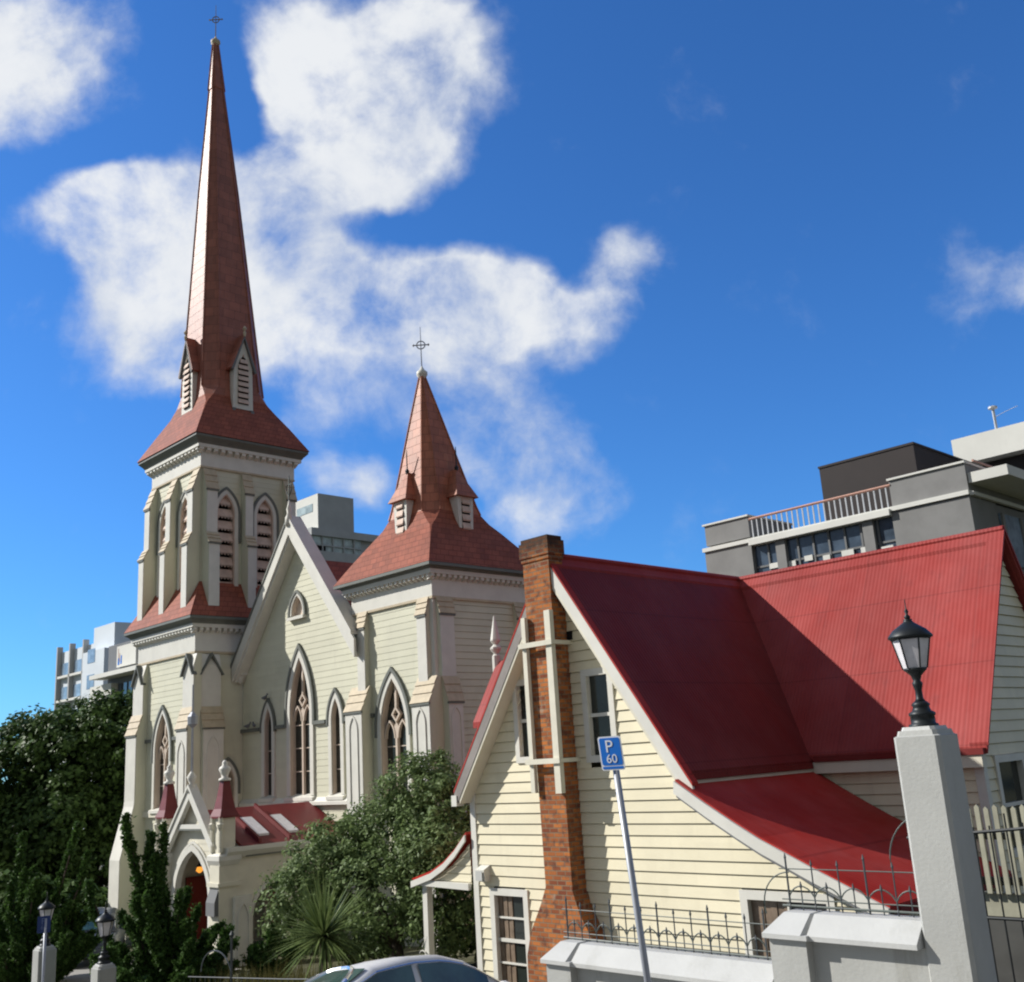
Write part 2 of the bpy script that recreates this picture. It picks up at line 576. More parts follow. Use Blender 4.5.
def tag(o, label, cat, group=None, kind=None):
    if label:
        o['label'] = label
    if cat:
        o['category'] = cat
    if group:
        o['group'] = group
    if kind:
        o['kind'] = kind
    return o


def thing(name, label, cat, loc, group=None):
    o = bpy.data.objects.new(name, None)
    COL.objects.link(o)
    o.location = loc
    o.empty_display_size = .3
    ORG[o.name] = Vector(loc)
    return tag(o, label, cat, group)


def structure(ob):
    ob['kind'] = 'structure'
    return ob


def kids(o):
    return [c for c in bpy.data.objects if c.parent == o]


def dup(root, loc, rz=0., label=None):
    def cp_(o, parent):
        c = o.copy()
        COL.objects.link(c)
        if parent:
            c.parent = parent
        for k in kids(o):
            cp_(k, c)
        return c
    r = cp_(root, None)
    r.location = loc
    r.rotation_euler = (0, 0, rz)
    if label:
        r['label'] = label
    return r


def fX(y):          # wall looking towards -Y (the street)
    return lambda a, z, o: (a, y - o, z)


def fY(x):          # wall looking towards +X (uphill)
    return lambda a, z, o: (x + o, a, z)


def fXm(y):         # wall looking towards +Y
    return lambda a, z, o: (a, y + o, z)


def fYm(x):         # wall looking towards -X
    return lambda a, z, o: (x - o, a, z)


BRD = random.Random(21)


# boards -------------------------------------------------------------
def span(poly, z):
    xs = []
    n = len(poly)
    for i in range(n):
        (a0, z0), (a1, z1) = poly[i], poly[(i + 1) % n]
        if abs(z1 - z0) < 1e-9:
            continue
        if min(z0, z1) - 1e-9 <= z <= max(z0, z1) + 1e-9:
            xs.append(a0 + (a1 - a0) * (z - z0) / (z1 - z0))
    return (min(xs), max(xs)) if xs else None


def boards(mb, T, poly, sp=.185, lap=.02, z0=0., holes=(), groove=.016):
    """lapped weatherboards clipped to a convex outline; holes are functions z -> (a0,a1) or None"""
    zs = [p[1] for p in poly]
    lo, hi = min(zs), max(zs)
    k = math.floor((lo - z0) / sp)
    cuts = sorted({lo, hi} | {z for z in zs} | {z0 + i * sp for i in range(k, int((hi - z0) / sp) + 2) if lo < z0 + i * sp < hi})
    for za, zb in zip(cuts[:-1], cuts[1:]):
        if zb - za < .004:
            continue
        e = 1e-5
        s0, s1 = span(poly, za + e), span(poly, zb - e)
        if not s0 or not s1:
            continue
        base = z0 + math.floor((za + e - z0) / sp) * sp
        oa = lap * (1 - (za - base) / sp) + .002
        ob_ = lap * (1 - (zb - base) / sp) + .002
        segs = [(0., 1.)]
        for h in holes:
            hs = [q for q in (h(za + e), h((za + zb) / 2), h(zb - e)) if q]
            if not hs:
                continue
            h0, h1 = min(q[0] for q in hs), max(q[1] for q in hs)
            wd = max(s0[1] - s0[0], 1e-6)
            t0, t1 = (h0 - s0[0]) / wd, (h1 - s0[0]) / wd
            ns = []
            for (u0, u1) in segs:
                if t1 <= u0 or t0 >= u1:
                    ns.append((u0, u1))
                else:
                    if t0 > u0:
                        ns.append((u0, t0))
                    if t1 < u1:
                        ns.append((t1, u1))
            segs = ns
        cut = []
        for u0, u1 in segs:
            wd = s0[1] - s0[0]
            if wd * (u1 - u0) > 2.6:
                m_ = u0 + (u1 - u0) * BRD.uniform(.25, .75)
                cut += [(u0, m_), (m_, u1)]
            else:
                cut.append((u0, u1))
        for u0, u1 in cut:
            A0, A1 = s0[0] + (s0[1] - s0[0]) * u0, s0[0] + (s0[1] - s0[0]) * u1
            B0, B1 = s1[0] + (s1[1] - s1[0]) * u0, s1[0] + (s1[1] - s1[0]) * u1
            i = len(mb.v)
            full = abs(zb - base - sp) < 1e-3 and zb - za > 4 * groove
            if full and groove:
                zg = zb - groove
                q = (zg - za) / (zb - za)
                G0, G1 = A0 + (B0 - A0) * q, A1 + (B1 - A1) * q
                mb.v += [T(A0, za, oa), T(A1, za, oa), T(G1, zg, ob_), T(G0, zg, ob_), T(A0, za, -.02), T(A1, za, -.02),
                         T(G0, zg, -.016), T(G1, zg, -.016), T(B0, zb, -.016), T(B1, zb, -.016)]
                mb.f += [(i, i + 1, i + 2, i + 3), (i + 3, i + 2, i + 7, i + 6), (i + 6, i + 7, i + 9, i + 8)]
            else:
                mb.v += [T(A0, za, oa), T(A1, za, oa), T(B1, zb, ob_), T(B0, zb, ob_), T(A0, za, -.02), T(A1, za, -.02)]
                mb.f.append((i, i + 1, i + 2, i + 3))
            if abs(za - base) < 1e-3:
                mb.f.append((i, i + 4, i + 5, i + 1))


def arch(c, w, spring, h, bottom=None, n=9, t=0.):
    """outline of a pointed arch (half width w, rise h), left foot round to right foot, offset outwards by t"""
    r = (h * h + w * w) / (2 * w)
    cx = r - w
    R = r + t
    pts = []
    if bottom is not None:
        pts.append((c - w - t, bottom))
    th1 = math.acos(min(1, cx / R))
    left = [(c + cx - R * math.cos(th1 * k / n), spring + R * math.sin(th1 * k / n)) for k in range(n + 1)]
    right = [(2 * c - a, z) for a, z in left[::-1][1:]]
    pts += left + right
    if bottom is not None:
        pts.append((c + w + t, bottom))
    return pts


def arch_hole(c, w, spring, h, bottom):
    r = (h * h + w * w) / (2 * w)
    cx = r - w

    def fn(z):
        if z < bottom or z > spring + h:
            return None
        if z <= spring:
            return (c - w, c + w)
        q = math.sqrt(max(0, r * r - (z - spring) ** 2)) - cx
        return (c - q, c + q) if q > 0 else None
    return fn


def rect_hole(a0, a1, z0, z1):
    return lambda z: (a0, a1) if z0 < z < z1 else None


def gothic_window(T, par, c, bottom, spring, w, h, tf=.13, depth=.28, hood=.13, two=False, louvre=False,
                  hood_drop=.35, sill=True, bars=True, reveal='reveal'):
    ins = arch(c, w, spring, h, bottom)
    out = arch(c, w, spring, h, bottom, t=tf)
    mb = MB()
    mb.band(T, ins, out, -.05, .07)
    fr = mb.build('window_frame', 'white', par)
    mb = MB()
    ins2 = arch(c, w - .035, spring, h - .035 * h / w * .8, bottom)
    mb.band(T, ins2, arch(c, w + .01, spring, h + .01, bottom), -depth, .04)
    mb.build('reveal', reveal, fr)
    if hood:
        mb = MB()
        mb.band(T, arch(c, w, spring, h, spring - hood_drop, t=tf - .01), arch(c, w, spring, h, spring - hood_drop, t=tf + hood * .62), 0, .10)
        mb.build('hood_mould', 'hood', fr)
    if sill:
        mb = MB()
        mb.prism(lambda o, z, a: T(a, z, o), [(-depth, bottom - .12), (.16, bottom - .16), (.16, bottom - .06), (-depth, bottom + .05)], c - w - tf - .05, c + w + tf + .05)
        mb.build('sill', 'white', fr)
    mb = MB()
    mb.prism(T, arch(c, w, spring, h, bottom), -depth - .03, -depth)
    mb.build('louvre_backing' if louvre else 'glass', 'dark' if louvre else 'glass', fr)
    if louvre:
        mb = MB()
        hole = arch_hole(c, w - .03, spring, h - .05, bottom)
        k = 0
        z = bottom + .04
        while z < spring + h - .2:
            q = hole(z + .14)
            if q:
                mb.prism(lambda o, zz, a: T(a, zz, o), [(-.13, z + .32), (-.02, z + .03), (.0, z + .0), (.0, z + .04), (-.11, z + .34)], q[0], q[1])
                # scalloped lower lip
                m_ = max(2, int((q[1] - q[0]) / .13))
                for j in range(m_):
                    a0 = q[0] + (q[1] - q[0]) * j / m_
                    a1 = q[0] + (q[1] - q[0]) * (j + 1) / m_
                    mb.prism(T, [(a0, z + .02), ((a0 + a1) / 2, z - .06), (a1, z + .02)], -.02, .0)
            z += .46
        mb.build('louvre_slats', 'louvre', fr)
    if two:
        mb = MB()
        o0, o1 = -depth + .01, -.05
        lw = (w - .06) / 2 - .03
        zs = spring - .25
        mb.fbox(T, c - .045, c + .045, bottom, zs, o0, o1)
        for sx in (-1, 1):
            cc = c + sx * (w / 2)
            mb.band(T, arch(cc, lw * .86, zs, lw * 1.9, None), arch(cc, lw * .86, zs, lw * 1.9, None, t=.05), o0, o1)
        ze = zs + lw * 1.9 + .22
        dia = lambda r: [(c, ze - r), (c + r * .9, ze), (c, ze + r), (c - r * .9, ze)]
        mb.band(T, dia(.15), dia(.24), o0, o1, closed=True)
        mb.fbox(T, c - .045, c + .045, ze + .2, spring + h - .1, o0, o1 - .01)
        for sx in (-1, 1):
            mb.prism(T, [(c, zs - .1), (c + sx * lw * .55, zs + lw * 1.2), (c, zs + lw * 1.9)], o0, o1 - .02)
        mb.build('tracery', 'reveal', fr)
    if bars and not louvre:
        mb = MB()
        z = bottom + .75
        while z < spring:
            mb.fbox(T, c - w + .02, c + w - .02, z, z + .03, -depth, -depth + .03)
            z += .75
        build_each(mb, 'glazing_bar', 'reveal', fr)
    return fr


def oct_ring(cx, cy_, z, s, k):
    q = s * k
    pts = [(-q, -s), (q, -s), (s, -q), (s, q), (q, s), (-q, s), (-s, q), (-s, -q)]
    return [(cx + a, cy_ + b, z) for a, b in pts]


# ================================================================== ground, road
def gz(x, y):
    xs = [-400, -60, -40, -32, -25, -20, -16, -10.5, -4, 0, 12, 40]
    zs = [-6, -1.2, -.4, 0, .35, .7, .95, 1.6, 2.6, 3.1, 4.9, 9]
    return float(np.interp(x, xs, zs))


def lot(x, y):
    z = gz(x, y)
    if x > -15.5 and y > 9.3:
        z = min(z, .95)
    return z


def ground_sheet():
    xs = sorted(set(list(np.arange(-60, 12.1, 1.5)) + [-15.7, -15.3, -3000, -1200, -500, -250, -120, -80, 25, 60, 150, 400, 1500, 3000]))
    ys = sorted(set(list(np.arange(-20, 40, 2.)) + [9.0, 9.3, -3000, -900, -300, -80, 60, 120, 300, 900, 3000]))
    mb = MB()
    idx = {}
    for x in xs:
        for y in ys:
            idx[x, y] = len(mb.v)
            mb.v.append((x, y, lot(x, y) - .02))
    for i in range(len(xs) - 1):
        for j in range(len(ys) - 1):
            mb.f.append((idx[xs[i], ys[j]], idx[xs[i + 1], ys[j]], idx[xs[i + 1], ys[j + 1]], idx[xs[i], ys[j + 1]]))
    structure(mb.build('ground', 'soil'))
    def strip(name, m, x0, x1, y0, y1, dz, step=1.5):
        mb = MB()
        rings = []
        x = x0
        while x < x1 + .01:
            rings.append([(x, y0, gz(x, 0) + dz), (x, y1, gz(x, 0) + dz)])
            x += step
        mb.loft(rings, False, False, closed=False)
        structure(mb.build(name, m))
    strip('road', 'asphalt', -59, 10, -9, 5.2, .01)
    mb = MB()
    rings = []
    x = -59.
    while x < 10:
        z = gz(x, 0)
        rings.append([(x, 5.2, z - .1), (x, 5.2, z + .13), (x, 8.55, z + .15), (x, 8.55, z - .1)])
        x += 1.5
    mb.loft(rings)
    structure(mb.build('pavement', 'paving'))
    strip('driveway', 'paving', -14, -8.9, 8.56, 13., .02, .5)
    strip('church_path', 'paving', -36, -26, 9., 15.4, .02)


ground_sheet()


# ================================================================== church
CH = thing('church', 'cream weatherboard Gothic church with red roofs and a tall copper red spire', 'church', (-31, 20, 0))


def dentils(T, a0, a1, z0, z1, o, n, w=.55):
    mb = MB()
    st = (a1 - a0) / n
    for i in range(n):
        a = a0 + (i + .5) * st
        mb.prism(lambda oo, zz, aa: T(aa, zz, oo), [(o - .22, z1), (o, z1), (o, z1 - (z1 - z0) * .45), (o - .22, z0)], a - st * w / 2, a + st * w / 2)
    return mb


def buttress(T, a0, a1, prof, caps, m='church_cream', face='white', par=None, panel=None):
    """prof: (projection, z) outline of the outer edge from the ground up; caps: index pairs of the sloping set-offs"""
    mb = MB()
    pts = [(-.1, prof[0][1])] + prof + [(-.1, prof[-1][1])]
    mb.prism(lambda o, z, a: T(a, z, o), pts, a0, a1)
    b = mb.build('buttress', 'white' if face == 'white' else m, par)
    for i in caps:
        mb = MB()
        mg = MB()
        (oa, za), (ob_, zb) = prof[i], prof[i + 1]
        # shingled weathering lying on the slope, projecting a little past the face below
        dx, dz = oa - ob_, zb - za
        ln = math.hypot(dx, dz)
        nx, nz = dz / ln * .03, dx / ln * .03
        P_ = [(oa + .03, za - .02), (oa + .03 + nx, za - .02 + nz)]
        for q in (.33, .66):
            P_ += [(oa - dx * q + nx * .6, za + dz * q + nz * .6), (oa - dx * q + nx * 1.6, za + dz * q + nz * 1.6)]
        P_ += [(ob_ + nx * .6, zb + nz * .6), (ob_, zb)]
        mb.prism(lambda o, z, a: T(a, z, o), P_, a0 - .05, a1 + .05)
        mg.fbox(T, a0 - .04, a1 + .04, za - .08, za - .025, oa - .02, oa + .04)
        so = mb.build('set_off', 'weather', b)
        mg.build('drip_mould', 'hood', b)
    # cream side cheeks, a hair proud of the core
    mc = MB()
    inner = [(max(-.1, o - .03) if o > -.09 else o, z) for o, z in pts]
    for a in ((a0 - .008, a0 - .003), (a1 + .003, a1 + .008)):
        mc.prism(lambda o, z, q: T(q, z, o), inner, a[0], a[1])
    build_each(mc, 'buttress_cheek', m, b)
    if panel:
        p0, p1, pz0, pz1, po = panel
        mp = MB()
        cc, ww = (p0 + p1) / 2, (p1 - p0) / 2
        mp.band(T, arch(cc, ww, pz1 - ww * 2.2, ww * 2.2, pz0), arch(cc, ww, pz1 - ww * 2.2, ww * 2.2, pz0, t=.05), po - .01, po + .03)
        mp.build('raised_panel', 'white', b)
    return b


def tower_cornice(par, cx, cyc, half, z0, zf, zd, zt, n):
    """frieze z0..zf, dentils zf..zd, moulding to zt, on all four sides"""
    mb = MB()
    mb.box(cx - half - .06, cx + half + .06, cyc - half - .06, cyc + half + .06, z0, zf + .32)
    fr = mb.build('frieze', 'white', par)
    mb = MB()
    mb.box(cx - half - .27, cx + half + .27, cyc - half - .27, cyc + half + .27, zd, zd + .13)
    mb.build('cornice', 'white', fr)
    mb = MB()
    mb.loft([[(cx + sx * (half + e), cyc + sy_ * (half + e), z) for sx, sy_ in ((-1, -1), (1, -1), (1, 1), (-1, 1))] for e, z in ((.29, zd + .13), (.33, zd + .2), (.47, zt - .09), (.47, zt))])
    mb.build('gutter', 'hood', fr)
    for T, c in ((fX(cyc - half), cx), (fY(cx + half), cyc)):
        dentils(T, c - half - .25, c + half + .2, zf, zd, .24, n).build('dentils', 'white', fr)
    mb = MB()
    mb.box(cx - half - .075, cx + half + .075, cyc - half - .075, cyc + half + .075, z0 - .07, z0)
    mb.build('frieze_bead', 'weather', fr)
    return fr


def cross_finial(name, base, h, par, m='iron_grey', ball='white', s=1.):
    x, y, z = base
    mb = MB()
    mb.lathe((x, y, z), [(.04, -.25 * s), (.13 * s, -.1 * s), (.2 * s, 0), (.2 * s, .1 * s), (.09 * s, .2 * s), (.03, .32 * s)], 10)
    f = mb.build(name, ball, par, smooth=True)
    mb = MB()
    mb.tube([(x, y, z + .1), (x, y, z + h)], .026 * s, 6, .4)
    zc = z + h * .62
    d = Vector((.707, .707, 0))
    mb.tube([Vector((x, y, zc)) - d * .27 * s, Vector((x, y, zc)) + d * .27 * s], .022 * s, 6)
    pts = [Vector((x, y, zc)) + d * (.15 * s * math.cos(q)) + Vector((0, 0, .15 * s * math.sin(q))) for q in np.linspace(0, 2 * math.pi, 17)]
    mb.tube(pts, .022 * s, 5, caps=False)
    for q in (-1, 1):
        mb.lathe(Vector((x, y, zc)) + d * .27 * s * q, [(.01, -.05), (.04, 0), (.01, .05)], 6)
    mb.build('iron_cross', m, f)
    return f


# ---------------- bell tower
def bell_tower():
    # lower stage
    cx, cyc, hf = -36.6, 19.95, 2.2
    x0, x1, y0, y1 = cx - hf, cx + hf, cyc - hf, cyc + hf
    TF, TR = fX(y0), fY(x1)
    wc, wb, ws, ww, wh = -36.72, 4.3, 6.25, .56, 1.36
    w2 = (19.02, 3.7, 5.0, .26, .65)
    mb = MB()
    boards(mb, TF, [(x0, 0), (x1, 0), (x1, 9.8), (x0, 9.8)], .2, .009, groove=0, holes=[arch_hole(wc, ww, ws, wh, wb)])
    boards(mb, TR, [(y0, 0), (y1, 0), (y1, 9.8), (y0, 9.8)], .2, .009, groove=0, holes=[arch_hole(w2[0], w2[3], w2[2], w2[4], w2[1])])
    boards(mb, fYm(x0), [(y0, 0), (y1, 0), (y1, 9.8), (y0, 9.8)], .2, .016)
    boards(mb, fXm(y1), [(x0, 0), (x1, 0), (x1, 9.8), (x0, 9.8)], .2, .016)
    wall = mb.build('bell_tower_wall', 'church_cream', CH)
    gothic_window(TF, CH, wc, wb, ws, ww, wh, tf=.15, two=True, depth=.16)
    gothic_window(TR, CH, *w2[:3], w2[3], w2[4], tf=.12, hood=.13)
    tower_cornice(CH, cx, cyc, hf, 9.6, 10.22, 10.42, 10.80, 21)
    mb = MB()
    for (T, a, b, wlist) in ((TF, x0, x1, [(wc, ww + .28)]), (TR, y0, y1, [])):
        mb.fbox(T, a, b, 4.0, 4.2, 0, .1)
    build_each(mb, 'plinth_moulding', 'trim_cream', CH)
    mb = MB()
    mb.fbox(TF, x0 + .3, wc - ww - .25, 6.62, 6.74, 0, .09)
    mb.fbox(TF, wc + ww + .25, x1 - .3, 6.62, 6.74, 0, .09)
    build_each(mb, 'string_course', 'hood', CH)
    # clasping buttresses, each face of each corner
    pr = [(.9, 0), (.9, 2.6), (.44, 4.4), (.42, 4.6), (.42, 6.95), (.20, 7.66), (.20, 9.1), (.08, 9.5)]
    prR = [(.42, 0), (.42, 6.95), (.20, 7.66), (.20, 9.1), (.08, 9.5)]
    buttress(TF, x0 - .1, x0 + .72, pr, [4], par=CH)
    b = buttress(TF, x1 - .52, x1 + .26, prR, [1], par=CH, panel=(x1 - .34, x1 + .08, 4.4, 6.5, .42))
    buttress(TR, y0 + .12, y0 + .88, prR, [1], par=CH, panel=(y0 + .3, y0 + .7, 3.9, 6.6, .42))
    buttress(fYm(x0), y0 + .2, y0 + 1.0, prR, [1], par=CH)
    # gablets on the pilaster heads
    for T, c in ((TF, x0 + .31), (TF, x1 - .13), (TR, y0 + .5)):
        mb = MB()
        mb.band(T, [(c - .41, 8.75), (c, 9.42), (c + .41, 8.75)], [(c - .47, 8.75), (c, 9.53), (c + .47, 8.75)], .1, .30)
        mb.build('gablet', 'hood', CH)
    # upright corner board
    mb = MB()
    mb.box(x1 - .16, x1 + .035, y0 - .035, y0 + .12, 4.2, 9.6)
    build_each(mb, 'corner_board', 'white', CH)
    # pent roof between the stages
    ux, uy, uh = -36.6, 19.95, 1.95
    mb = MB()
    mb.loft([oct_ring(cx, cyc, 10.81, hf + .48, .999), oct_ring(ux, uy, 12.15, uh + .02, .999)], True, True)
    mb.build('pent_roof', 'church_red', CH)
    # belfry
    X0, X1, Y0, Y1 = ux - uh, ux + uh, uy - uh, uy + uh
    UF, UR = fX(Y0), fY(X1)
    lw, lsp, lh, lb = .36, 14.8, .74, 11.85
    cf = [ux - .83, ux + .83]
    cr = [19.0, 20.65]
    mb = MB()
    boards(mb, UF, [(X0, 11), (X1, 11), (X1, 16.75), (X0, 16.75)], .2, .009, groove=0, holes=[arch_hole(c, lw, lsp, lh, lb) for c in cf])
    boards(mb, UR, [(Y0, 11), (Y1, 11), (Y1, 16.75), (Y0, 16.75)], .2, .009, groove=0, holes=[arch_hole(c, lw, lsp, lh, lb) for c in cr])
    boards(mb, fYm(X0), [(Y0, 11), (Y1, 11), (Y1, 16.75), (Y0, 16.75)], .2, .016)
    boards(mb, fXm(Y1), [(X0, 11), (X1, 11), (X1, 16.75), (X0, 16.75)], .2, .016)
    mb.build('belfry_wall', 'church_cream', CH)
    for c in cf:
        gothic_window(UF, CH, c, lb, lsp, lw, lh, tf=.15, hood=.13, louvre=True, depth=.3, hood_drop=1.1, reveal='louvre')
    for c in cr:
        gothic_window(UR, CH, c, lb, lsp, lw, lh, tf=.15, hood=.13, louvre=True, depth=.3, hood_drop=1.1, reveal='louvre')
    pu = [(.52, 11.0), (.52, 13.55), (.33, 13.95), (.33, 15.6), (.06, 16.4)]
    for T, a0, a1 in ((UF, X0 - .05, X0 + .36), (UF, ux - .2, ux + .16), (UF, X1 - .42, X1 - .02),
                      (UR, Y0 + .08, Y0 + .5), (UR, 19.66, 19.98), (UR, Y1 - .42, Y1 - .05),
                      (fYm(X0), Y0 + .05, Y0 + .5)):
        buttress(T, a0, a1, pu, [1, 3], par=CH)
    tower_cornice(CH, ux, uy, uh, 16.5, 16.98, 17.18, 17.62, 15)
    # spire, leaning a touch like the old timber one does
    def c(z):
        q = max(0, z - 18) / 19
        return ux - .42 * q, uy - .33 * q
    prof = [(17.63, 2.46, .999), (18.6, 1.92, .999), (19.3, 1.52, .97), (19.7, 1.40, .82), (20.15, 1.35, .64), (22, 1.22, .62), (29.5, .68, .62), (34.5, .26, .62), (34.55, .29, .62), (36.9, .10, .62)]
    mb = MB()
    mb.loft([oct_ring(*c(z), z, s, k) for z, s, k in prof[:4]])
    mb.build('broach_roof', 'church_red', CH)
    mb = MB()
    mb.loft([oct_ring(*c(z), z, s, k) for z, s, k in prof[3:]])
    sp = mb.build('spire', 'spire_red', CH)
    mb = MB()
    rs = [oct_ring(*c(z), z, s + .012, k) for z, s, k in prof]
    for j in range(8):
        mb.tube([r[j] for r in rs[4:]], .035, 5)
    build_each(mb, 'hip_roll', 'spire_red', sp)
    x, y = c(36.9)
    cross_finial('spire_finial', (x, y, 37.0), 2.0, CH, 'finial_gold', 'weather', 1.05)
    # lucarnes on two faces
    for T, cc in ((fX(uy - 1.26), ux - .03), (fY(ux + 1.26), uy - .02)):
        lucarne(T, cc, 19.2, 20.95, 22.3, .40, 'spire_red')


def lucarne(T, c, z0, z1, z2, w, roofm):
    mb = MB()
    out = [(c - w * 1.1, z0), (c + w * 1.1, z0), (c + w, z1), (c, z2 - .15), (c - w, z1)]
    mb.prism(T, out, -.9, .32)
    lu = mb.build('lucarne', 'white', CH)
    mb = MB()
    for s in (-1, 1):
        mb.prism(T, [(c, z2), (c, z2 + .1), (c + s * (w + .2), z1 - .1), (c + s * (w + .12), z1 - .15)], -1.2, .42)
    build_each(mb, 'lucarne_roof', roofm, lu)
    mb = MB()
    for s in (-1, 1):
        mb.prism(T, [(c, z2), (c, z2 - .14), (c + s * (w + .08), z1 - .2), (c + s * (w + .16), z1 - .15)], .34, .43)
        mb.prism(T, [(c + s * w * .8, z0), (c + s * w * 1.15, z0), (c + s * w * 1.35, z0 - .42), (c + s * w * 1.1, z0 - .42)], .2, .36)
    build_each(mb, 'lucarne_barge', 'bld_mid', lu)
    hole = arch_hole(c, w * .58, z1 - .1, .6, z0 + .2)
    mb = MB()
    mb.prism(T, arch(c, w * .58, z1 - .1, .6, z0 + .2), .30, .33)
    mb.build('lucarne_opening', 'dark', lu)
    mb = MB()
    z = z0 + .22
    while z < z1 + .4:
        q = hole(z + .1)
        if q:
            mb.prism(lambda o, zz, a: T(a, zz, o), [(.30, z + .2), (.36, z + .02), (.40, z), (.40, z + .05), (.32, z + .22)], q[0], q[1])
        z += .24
    mb.build('lucarne_louvre', 'louvre', lu)
    mb = MB()
    p = T(c, z2, .42)
    mb.lathe(p, [(.04, -.05), (.07, .1), (.03, .18), (.09, .28), (.02, .4)], 8)
    mb.build('lucarne_finial', 'weather', lu)


bell_tower()


# ---------------- nave
def nave():
    Y = 19.6
    T = fX(Y)
    cx = -30.55
    xa, xb = -34.35, -27.25
    sl = 1.235
    za = 13.25
    foot = lambda x: za - sl * abs(x - cx)
    wins = [(-30.68, 10.45, 10.5, .36, .62), (-30.58, 4.5, 7.15, .60, 1.85), (-32.58, 4.5, 6.75, .25, .72), (-28.5, 4.5, 6.75, .25, .72)]
    holes = [arch_hole(w[0], w[3], w[2], w[4], w[1]) for w in wins]
    mb = MB()
    boards(mb, T, [(xa, 0), (xb, 0), (xb, foot(xb)), (cx, za), (xa, foot(xa))], .2, .009, groove=0, holes=holes)
    boards(mb, fY(-27.0), [(21, 0), (46, 0), (46, 8.5), (21, 8.5)], .2, .016)
    mb.build('nave_wall', 'church_cream', CH)
    gothic_window(T, CH, wins[0][0], wins[0][1], wins[0][2], wins[0][3], wins[0][4], tf=.10, hood=.12, hood_drop=.1, bars=False, depth=.2)
    # timber tympanum in the little gable light
    mb = MB()
    mb.prism(T, arch(-30.68, .34, 10.5, .6, 10.47), -.16, -.12)
    mb.build('blind_panel', 'reveal', CH)
    w = wins[1]
    gothic_window(T, CH, w[0], w[1], w[2], w[3], w[4], tf=.2, hood=.16, two=True, depth=.15, hood_drop=.42)
    for w in wins[2:]:
        gothic_window(T, CH, w[0], w[1], w[2], w[3], w[4], tf=.17, hood=.11, depth=.10, hood_drop=.1)
    mb = MB()
    for a0, a1 in ((xa, -33.12), (-32.05, -31.5), (-29.68, -29.05), (-27.98, xb + .2)):
        mb.fbox(T, a0, a1, 6.72, 6.84, 0, .11)
    build_each(mb, 'string_course', 'hood', CH)
    mb = MB()
    mb.prism(lambda o, z, a: T(a, z, o), [(-.05, 4.2), (.16, 4.2), (.16, 4.3), (.02, 4.44), (-.05, 4.44)], xa, xb)
    build_each(mb, 'plinth_moulding', 'white', CH)
    # roof and barges
    zr = 13.75
    mb = MB()
    dx = 3.9
    for s in (-1, 1):
        mb.prism(fX(Y - .38), [(cx, zr), (cx, zr - .18), (cx + s * (dx if s < 0 else 3.3), zr - .18 - sl * (dx if s < 0 else 3.3)), (cx + s * (dx if s < 0 else 3.3), zr - sl * (dx if s < 0 else 3.3))], -.35, 0)
        mb.prism(fX(Y), [(cx, 12.42), (cx, 12.2), (cx + s * 3.5, 12.2 - 1.1 * 3.5), (cx + s * 3.5, 12.42 - 1.1 * 3.5)], -25.5, -.5)
    mb.build('nave_roof', 'church_red', CH)
    mb = MB()
    for s in (-1, 1):
        d = 3.72 if s > 0 else 3.8
        mb.prism(fX(Y - .38), [(cx, zr - .0), (cx, zr - .55), (cx + s * d, zr - .55 - sl * d), (cx + s * d, zr - sl * d)], .004, .09)
        mb.prism(fX(Y - .38), [(cx, zr - .56), (cx, zr - .68), (cx + s * (d - .1), zr - .68 - sl * (d - .1)), (cx + s * (d - .1), zr - .56 - sl * (d - .1))], -.36, .03)
    bg = mb.build('bargeboard', 'white', CH)
    for s in (-1, 1):
        mb = MB()
        d = 3.85 if s < 0 else 3.6
        mb.prism(fX(Y - .38), [(cx, zr + .13), (cx, zr + .01), (cx + s * d, zr + .01 - sl * d), (cx + s * d, zr + .13 - sl * d)], -.42, .12)
        build_each(mb, 'barge_flashing', 'hood' if s < 0 else 'white', bg)
    mb = MB()
    mb.box(-34.45, -34.0, Y - .3, Y, 8.75, 9.1)
    mb.lathe((-34.2, Y - .2, 8.55), [(.02, -.1), (.12, .05), (.16, .2)], 8)
    build_each(mb, 'kneeler', 'white', bg)
    mb = MB()
    mb.lathe((cx, Y - .42, 13.8), [(.14, -.3), (.14, .0), (.07, .15), (.10, .3), (.05, .45), (.02, .62)], 8)
    gf = mb.build('gable_finial', 'white', CH, smooth=True)
    mb = MB()
    mb.tube([(cx, Y - .42, 14.3), (cx, Y - .42, 15.3)], .025, 5)
    for q in (-1, 1):
        mb.tube([(cx, Y - .42, 14.55), (cx + q * .16, Y - .42, 14.75), (cx + q * .16, Y - .42, 14.95), (cx, Y - .42, 15.0)], .018, 5)
    mb.build('iron_cresting', 'iron_grey', gf)
    # back of the building
    mb = MB()
    mb.box(-34.2, -27.2, 45, 45.2, 0, 9)
    mb.prism(fX(45.2), [(-34.2, 9), (-27.3, 9), (cx, 12.1)], 0, .2)
    mb.build('rear_wall', 'church_cream', CH)


nave()


